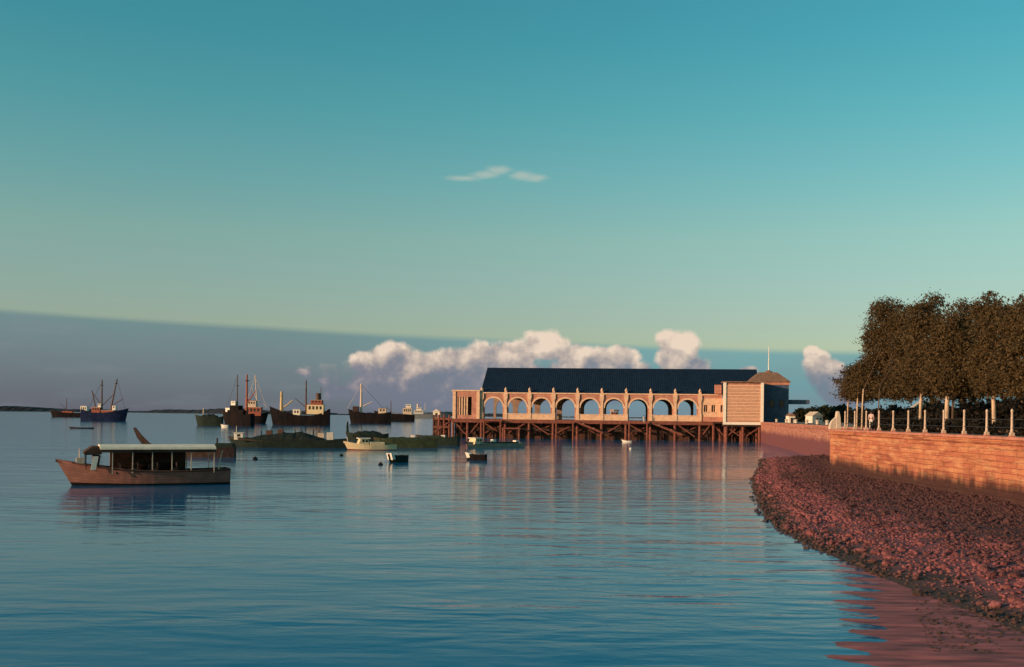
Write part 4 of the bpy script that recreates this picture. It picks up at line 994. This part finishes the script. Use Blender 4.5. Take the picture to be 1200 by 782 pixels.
# ------------------------------------------------------------------ trees and hedges
def leaves(mb, cells, rng, n, size, clump=0.55):
    """leaf-sized quads gathered in clumps spread through a set of ellipsoids"""
    vol = [a * b * c for _, (a, b, c) in cells]; tot = sum(vol)
    for (c, r), vv in zip(cells, vol):
        k = max(3, int(n * vv / tot)); nc = max(2, k // 26)
        for _ in range(nc):
            while True:
                d = Vector((rng.uniform(-1, 1), rng.uniform(-1, 1), rng.uniform(-1, 1)))
                if 0.25 < d.length < 1: break
            d = d.normalized() * (d.length ** 0.55)
            cc = Vector(c) + Vector((d.x * r[0], d.y * r[1], d.z * r[2])); cr = clump * rng.uniform(0.6, 1.3)
            for _ in range(26):
                p = cc + Vector((rng.gauss(0, 1), rng.gauss(0, 1), rng.gauss(0, 0.75))) * cr * 0.55
                nrm = (Vector((rng.gauss(0, 1), rng.gauss(0, 1), rng.gauss(0, 1) + 0.5)) + d * 0.9).normalized()
                x = nrm.orthogonal().normalized(); x = Matrix.Rotation(rng.uniform(0, 6.28), 3, nrm) @ x; y = nrm.cross(x)
                s = size * rng.uniform(0.6, 1.35)
                mb.add([p - x * s, p - y * s * 0.45, p + x * s, p + y * s * 0.45], [(0, 1, 2, 3)])
    return mb
TREES = [
    # trunk px, depth, trunk colour, label, puffs (px, py, rx, ry), leaves, limb top
    (993, 112, 'trunk_pale', 'small ragged tree at the left end of the quay grove', [(1001, 455, 15, 13), (1006, 444, 11, 15), (991, 462, 8, 6), (996, 437, 6, 8), (988, 448, 5, 5), (1012, 461, 14, 10)], 3600, 0.07),
    (1004, 108, 'trunk_pale', 'first tall leafy tree right of the small ragged tree', [(1033, 378, 15, 24), (1029, 408, 16, 22), (1024, 436, 17, 22), (1040, 362, 15, 12), (1018, 456, 18, 12), (1012, 438, 12, 14), (1022, 395, 8, 16)], 7000, 0.075),
    (1010, 106, 'trunk_pale', 'tree with a slim pale trunk and a crown just behind the first tall one', [(1048, 397, 18, 26), (1052, 430, 20, 26), (1044, 455, 24, 13), (1056, 376, 13, 13)], 7000, 0.075),
    (1029, 103, 'trunk_dark', 'tree on a thin dark trunk behind the pale clothed person', [(1067, 377, 12, 18), (1064, 405, 18, 24), (1066, 440, 20, 24), (1058, 458, 22, 10)], 6000, 0.06),
    (1078, 93, 'trunk_pale', 'tall tree with a straight pale trunk in mid grove', [(1081, 372, 14, 18), (1093, 361, 12, 17), (1086, 400, 24, 28), (1082, 438, 26, 24), (1096, 455, 22, 12)], 8500, 0.12),
    (1109, 87, 'trunk_pale', 'tall tree with the thickest lit trunk near the railing', [(1109, 382, 13, 17), (1125, 369, 12, 17), (1114, 408, 24, 28), (1112, 440, 26, 24), (1126, 455, 22, 13)], 8500, 0.17),
    (1116, 92, 'trunk_dark', 'tree on a dim slender trunk beyond the thickest lit one', [(1141, 378, 15, 18), (1140, 410, 22, 30), (1138, 446, 24, 22)], 7000, 0.10),
    (1165, 82, 'trunk_pale', 'tree of the grove second from the right end', [(1159, 368, 17, 22), (1172, 388, 24, 28), (1164, 426, 26, 28), (1172, 450, 26, 16)], 8000, 0.15),
    (1205, 76, 'trunk_pale', 'rightmost tree of the grove on the quay', [(1205, 376, 26, 26), (1200, 420, 28, 34), (1215, 450, 30, 18)], 8000, 0.16),
]
for (tp, TY, tm, label, puffs, nl_, tr) in TREES:
    base = at(tp, HY, TY); base.z = QZ
    t = thing('shade_tree', label, 'tree', base, 0, 'shade trees along the quay promenade')
    rng = random.Random(tp); m = mpp(TY); cells = []
    for (px, py, rx, ry) in puffs:
        p = at(px, py, TY + rng.uniform(-0.8, 0.8)) - base
        cells.append((p, (rx * m * 0.98, max(1.2, min(2.8, rx * m * 1.4)), ry * m * 0.92)))
    zc = min(c.z - r[2] for c, r in cells); top = max(cells, key=lambda q: q[0].z)[0]
    k = MB(); kl = MB(); fork = Vector((0.12 if top.x > 0 else -0.12, 0, max(2.6, zc + 0.9)))
    k.tube([(0, 0, -0.1), (0.02, 0, 0.5), (fork.x * 0.4, 0, fork.z * 0.6), fork], [tr * 1.5, tr * 1.1, tr, tr * 0.85], 9)
    for c, r in cells:
        c = c + Vector((0, 0.9, 0)); mid = fork.lerp(c, 0.5) + Vector((rng.uniform(-.2, .2), 0.5, 0.25))
        kl.tube([fork - Vector((0, 0, 0.15)), mid, c, c + Vector((rng.uniform(-.5, .5), rng.uniform(-.5, .5), r[2] * 0.6))], [tr * 0.75, tr * 0.5, tr * 0.3, tr * 0.1], 6)
    kl.build('limbs', MM['trunk_dark'], t, smooth=True)
    k.build('trunk', MM[tm], t, smooth=True)
    twigs = []
    for _ in range(16):                            # ragged outline: small sprays standing out of the crown
        c, r = rng.choice(cells); th = rng.uniform(0, math.pi * 2); k2 = rng.uniform(1.0, 1.18)
        twigs.append((c + Vector((math.cos(th) * r[0] * k2, rng.uniform(-1, 0.5), math.sin(th) * r[2] * k2)), (rng.uniform(0.25, 0.5), 0.4, rng.uniform(0.2, 0.4))))
    cm = leaves(MB(), cells, rng, int(nl_ * 3.0), 0.12, 0.58)
    for tw in twigs: leaves(cm, [tw], rng, 70, 0.13, 0.22)
    cm.build('crown', MM['leaf'], t, fix=False)
def hedge(pa, pb, wd, h, n, label, name='hedge', lm='leaf_dark', size=0.16):
    pa, pb = Vector(pa), Vector(pb); d = pb - pa; t = thing(name, label, 'hedge', pa, math.atan2(d.y, d.x))
    L_ = d.length; rng = random.Random(int(n)); cells = []
    nn = max(3, int(L_ / 1.5))
    for i in range(nn):
        cells.append((Vector(((i + 0.5) / nn * L_, rng.uniform(-0.15, 0.15), h * rng.uniform(0.46, 0.54))), (L_ / nn * 0.8, wd / 2, h * 0.5)))
    leaves(MB(), cells, rng, n, size, 0.35).build('foliage', MM[lm], t, fix=False)
    k = MB()
    for i in range(1):
        k.tube([(0.2, 0, 0.0), (L_ * 0.33, 0.05, h * 0.3), (L_ * 0.66, -0.05, h * 0.32), (L_ - 0.2, 0, h * 0.3)], 0.12, 6)
    k.build('stems', MM['trunk_dark'], t)
    return t
hedge((33.6, 98.5, QZ), (33.6, 56, QZ), 0.9, 0.85, 9000, 'low dark clipped hedge right behind the promenade railing')
hedge((41.5, 128, QZ), (39.0, 60, QZ), 2.2, 2.3, 16000, 'taller dark hedge behind the grove tree trunks', size=0.24)

# railing posts along the coping
def post_proto():
    t = thing('railing_post', '', 'post', (0, 0, QZ), 0, 'white railing posts on the quay edge')
    q = MB(); q.box(-0.12, 0.12, -0.12, 0.12, 0, 0.25); q.lathe([(0.10, 0.25), (0.08, 0.5), (0.065, 1.5), (0.085, 1.56), (0.075, 1.64), (0.03, 1.7)], (0, 0, 0), 10)
    q.build('shaft', MM['post_white'], t)
    q = MB(); q.box(-0.15, 0.15, -0.15, 0.15, -0.001, 0.08); q.build('foot', MM['coping_stone'], t)
    return t
PX = [990.5, 1001.9, 1015.3, 1030.2, 1046.9, 1064.6, 1084.2, 1106, 1130, 1156.5, 1186]
NAMES = ['end pier side', 'one trunk of the small ragged tree', '', '', '', '', '', '', '', '', '']
LAB = ['white railing post nearest the sloping white end pier', 'white railing post second from the sloping white end pier', 'white railing post third from the sloping white end pier, left of the pale clothed person',
       'white railing post just right of the pale clothed person', 'white railing post fifth along, before the dark gap between the trunks', 'white railing post sixth along, left of the straight pale trunk',
       'white railing post just right of the straight pale trunk', 'white railing post in front of the thickest lit trunk', 'white railing post third from the right end of the railing',
       'white railing post second from the right end of the railing', 'white railing post at the right end of the railing']
proto = None; PY = []
for i, px in enumerate(PX):
    y = FPX * (NX + 0.3) / (px - 600); PY.append(y)
    o = post_proto() if proto is None else copy_tree(proto); proto = proto or o
    o.location = (NX + 0.3, y, QZ); o['label'] = LAB[i]
PY.append(PY[-1] - 3.2)
rl = thing('railing', 'dark iron rails strung between the white posts on the quay', 'railing', (NX + 0.3, PY[0], QZ))
for z in (0.55, 1.05):
    q = MB(); q.tube([(0, 0.0, z), (0, PY[-1] - PY[0] - 6, z)], 0.028, 6); q.build('rail', MM['iron_rail'], rl)
# white end pier with a sloping buttress at the corner of the wall
ep = thing('end_pier', 'white tapered end pier with a sloping buttress on the wall corner', 'pier post', (NX + 0.45, 100.4, QZ))
q = MB(); q.prism([(-0.2, 0), (0.3, 0), (0.2, 1.2), (0.08, 1.68), (-0.1, 1.68), (-0.18, 1.2)], 'y', -0.3, 0.3); q.build('shaft', MM['weathered_white'], ep, bevel=0.04)
q = MB(); q.prism([(-0.18, 0.0), (-0.17, 1.15), (-0.4, 0.95), (-0.55, 0.8), (-0.75, 0.45), (-0.8, 0.0)], 'y', -0.25, 0.25); q.build('buttress', MM['weathered_white'], ep, bevel=0.03)
# small bollards and low kerb pieces along the far quay
BL = [(905, 'white bollard nearest the dark pavilion wall'), (916, 'white bollard second from the dark pavilion wall'), (927, 'white bollard third from the dark pavilion wall'),
      (939, 'white bollard halfway along the far quay edge'), (951, 'white bollard third from the near wall corner'), (962, 'white bollard second from the near wall corner'), (971, 'white bollard nearest the near wall corner')]
proto = None
for px, lab in BL:
    k_ = (px - 600) / FPX; yb = 21.9 / (k_ - 0.1449); xb = k_ * yb
    if proto is None:
        o = thing('bollard', lab, 'bollard', (0, 0, 0), 0, 'white bollards along the far quay')
        q = MB(); q.lathe([(0.3, 0), (0.26, 0.1), (0.2, 0.5), (0.3, 0.58), (0.3, 0.68), (0.14, 0.76)], n=10); q.build('shaft', MM['weathered_white'], o)
        q = MB(); q.lathe([(0.4, -0.001), (0.38, 0.09)], n=10); q.build('foot', MM['dark_timber'], o); proto = o
    else: o = copy_tree(proto)
    o.location = (xb + 0.9, yb, QZ); o['label'] = lab
# background behind the far quay: dark bushes and two small pale houses
rng = random.Random(77)
BUSH = [(938, 487, 12, 7, 300, 'dark round bush beside the pavilion beyond the far quay'), (952, 486, 12, 7, 310, 'dark bush left of the low pale roofed house'),
        (972, 486, 14, 7, 320, 'dark bush right of the low pale roofed house'), (990, 486, 14, 9, 260, 'dark bush behind the small ragged tree'), (1012, 488, 16, 9, 240, 'dark bush behind the slim pale trunks'),
        (1048, 486, 26, 10, 220, 'wide dark bush behind the middle of the railing'), (1098, 482, 26, 14, 190, 'tall dark bush behind the thickest lit trunk'), (1150, 482, 30, 16, 170, 'tall dark bush at the right behind the railing'), (1195, 482, 30, 18, 160, 'dark bush at the far right behind the railing')]
for px, py, rx, ry, Yb, lab in BUSH:
    m = mpp(Yb); b0_ = at(px, HY, Yb); b0_.z = QZ; t = thing('bush', lab, 'bush', b0_)
    topz = at(px, py - ry, Yb).z - QZ
    cells = [(Vector((rng.uniform(-0.5, 0.5) * rx * m, rng.uniform(-1, 1), topz * rng.uniform(0.3, 0.6))), (rx * m * 0.7, 1.8, topz * 0.42)) for _ in range(4)]
    leaves(MB(), cells, rng, 2600, 0.0022 * Yb, 0.006 * Yb * 0.5).build('foliage', MM['leaf_green' if Yb > 250 else 'leaf_dark'], t, fix=False)
    q = MB(); q.tube([(0, 0, -0.1), (0, 0, topz * 0.5)], [0.2, 0.1], 6); q.build('trunk', MM['trunk_dark'], t)
def house(px, w, h, Yb, roofh, label, ym=0.0, hm='white_paint', rm='brown_tile'):
    p = at(px, HY, Yb); p.z = QZ; t = thing('house', label, 'house', p, ym)
    q = MB(); q.box(-w / 2, w / 2, 0, 2.2, 0, h); q.build('wall', MM[hm], t)
    q = MB(); q.prism([(-w / 2 - 0.15, h), (w / 2 + 0.15, h), (0, h + roofh)], 'y', -0.2, 2.4); q.build('roof', MM[rm], t)
    q = MB(); q.box(-0.25, 0.2, -0.06, -0.003, 0.01, h * 0.75); q.build('door', MM['dark_timber'], t)
    q = MB(); q.box(w * 0.25, w * 0.4, -0.05, -0.003, h * 0.45, h * 0.75); q.build('window', MM['glass_dark'], t)
house(928, 1.3, 1.4, 214, 0.6, 'small white gabled booth at the side of the dark pavilion wall')
house(958, 2.7, 1.5, 226, 0.9, 'low house with pale slanting roof among the dark bushes', R(25), 'dull_white', 'pale_paint')
house(1080, 1.5, 2.3, 118, 0.7, 'small pinkish hut right behind the straight pale trunk', R(-12), 'pink_cloth', 'pale_paint')

# ------------------------------------------------------------------ people
def person_mesh(name, arm=0.12):
    J = {'pel': (0, 0, .92), 'ab': (0, 0, 1.08), 'ch': (0, -.01, 1.32), 'nk': (0, 0, 1.47), 'hd': (0, -.02, 1.58), 'tp': (0, -.01, 1.72),
         'sl': (-.19, 0, 1.40), 'el': (-.24, .02, 1.12), 'wl': (-.25, -.05, .88), 'fl': (-.25, -.07, .78), 'sr': (.19, 0, 1.40), 'er': (.25, .02, 1.13), 'wr': (.24, -.08, .90), 'fr': (.235, -.11, .80),
         'hl': (-.1, 0, .88), 'kl': (-.11, -.02, .48), 'al': (-.12, .02, .08), 'tl': (-.13, -.16, .03), 'hr': (.1, 0, .88), 'kr': (.11, -.03, .48), 'ar': (.12, .02, .08), 'tr': (.13, -.16, .03)}
    Rr = {'pel': .155, 'ab': .14, 'ch': .165, 'nk': .06, 'hd': .095, 'tp': .07, 'sl': .07, 'el': .05, 'wl': .038, 'fl': .03, 'sr': .07, 'er': .05, 'wr': .038, 'fr': .03,
          'hl': .1, 'kl': .07, 'al': .05, 'tl': .035, 'hr': .1, 'kr': .07, 'ar': .05, 'tr': .035}
    E = [('pel', 'ab'), ('ab', 'ch'), ('ch', 'nk'), ('nk', 'hd'), ('hd', 'tp'), ('ch', 'sl'), ('sl', 'el'), ('el', 'wl'), ('wl', 'fl'), ('ch', 'sr'), ('sr', 'er'), ('er', 'wr'), ('wr', 'fr'),
         ('pel', 'hl'), ('hl', 'kl'), ('kl', 'al'), ('al', 'tl'), ('pel', 'hr'), ('hr', 'kr'), ('kr', 'ar'), ('ar', 'tr')]
    ks = list(J); me = bpy.data.meshes.new(name); me.from_pydata([J[k] for k in ks], [(ks.index(a), ks.index(b)) for a, b in E], [])
    ob = bpy.data.objects.new(name, me); COL.objects.link(ob)
    ob.modifiers.new('skin', 'SKIN'); sub = ob.modifiers.new('sub', 'SUBSURF'); sub.levels = 2
    for k, d in zip(ks, me.skin_vertices[0].data): d.radius = (Rr[k], Rr[k] * 0.85); d.use_root = (k == 'pel')
    dg = bpy.context.evaluated_depsgraph_get(); out = bpy.data.meshes.new_from_object(ob.evaluated_get(dg))
    bpy.data.objects.remove(ob); return out
PM = person_mesh('person_body')
def person(loc, rz, label, shirt, legs):
    t = thing('person', label, 'person', loc, rz)
    me = PM.copy(); me.materials.clear()
    for k in ('skin', shirt, legs): me.materials.append(MM[k])
    for p in me.polygons:
        z = p.center.z; x = abs(p.center.x)
        p.material_index = 0 if z > 1.46 or z < 0.07 or (x > 0.2 and z < 0.95) else (1 if z > 0.9 else 2)
        p.use_smooth = True
    o = bpy.data.objects.new('body', me); COL.objects.link(o); o.parent = t
    q = MB(); q.lathe([(0.098, 1.60), (0.108, 1.66), (0.09, 1.74), (0.04, 1.775)], (0, 0.005, 0), 12); q.build('hair', MM['hair'], t, smooth=True)
p = at(1021, HY, 103); person((p.x, 103, QZ), R(-30), 'person in pale pink clothes standing on the promenade behind the railing', 'pink_cloth', 'white_cloth')
lx = U0 + 6 * BAY + 4.2
person(A + Vector((cY * lx + sY * 1.8, sY * lx - cY * 1.8, 4.2)) + Vector((0, 0, 0.0)), R(20), 'person in white standing on the landing below the pier arches', 'white_cloth', 'white_cloth')
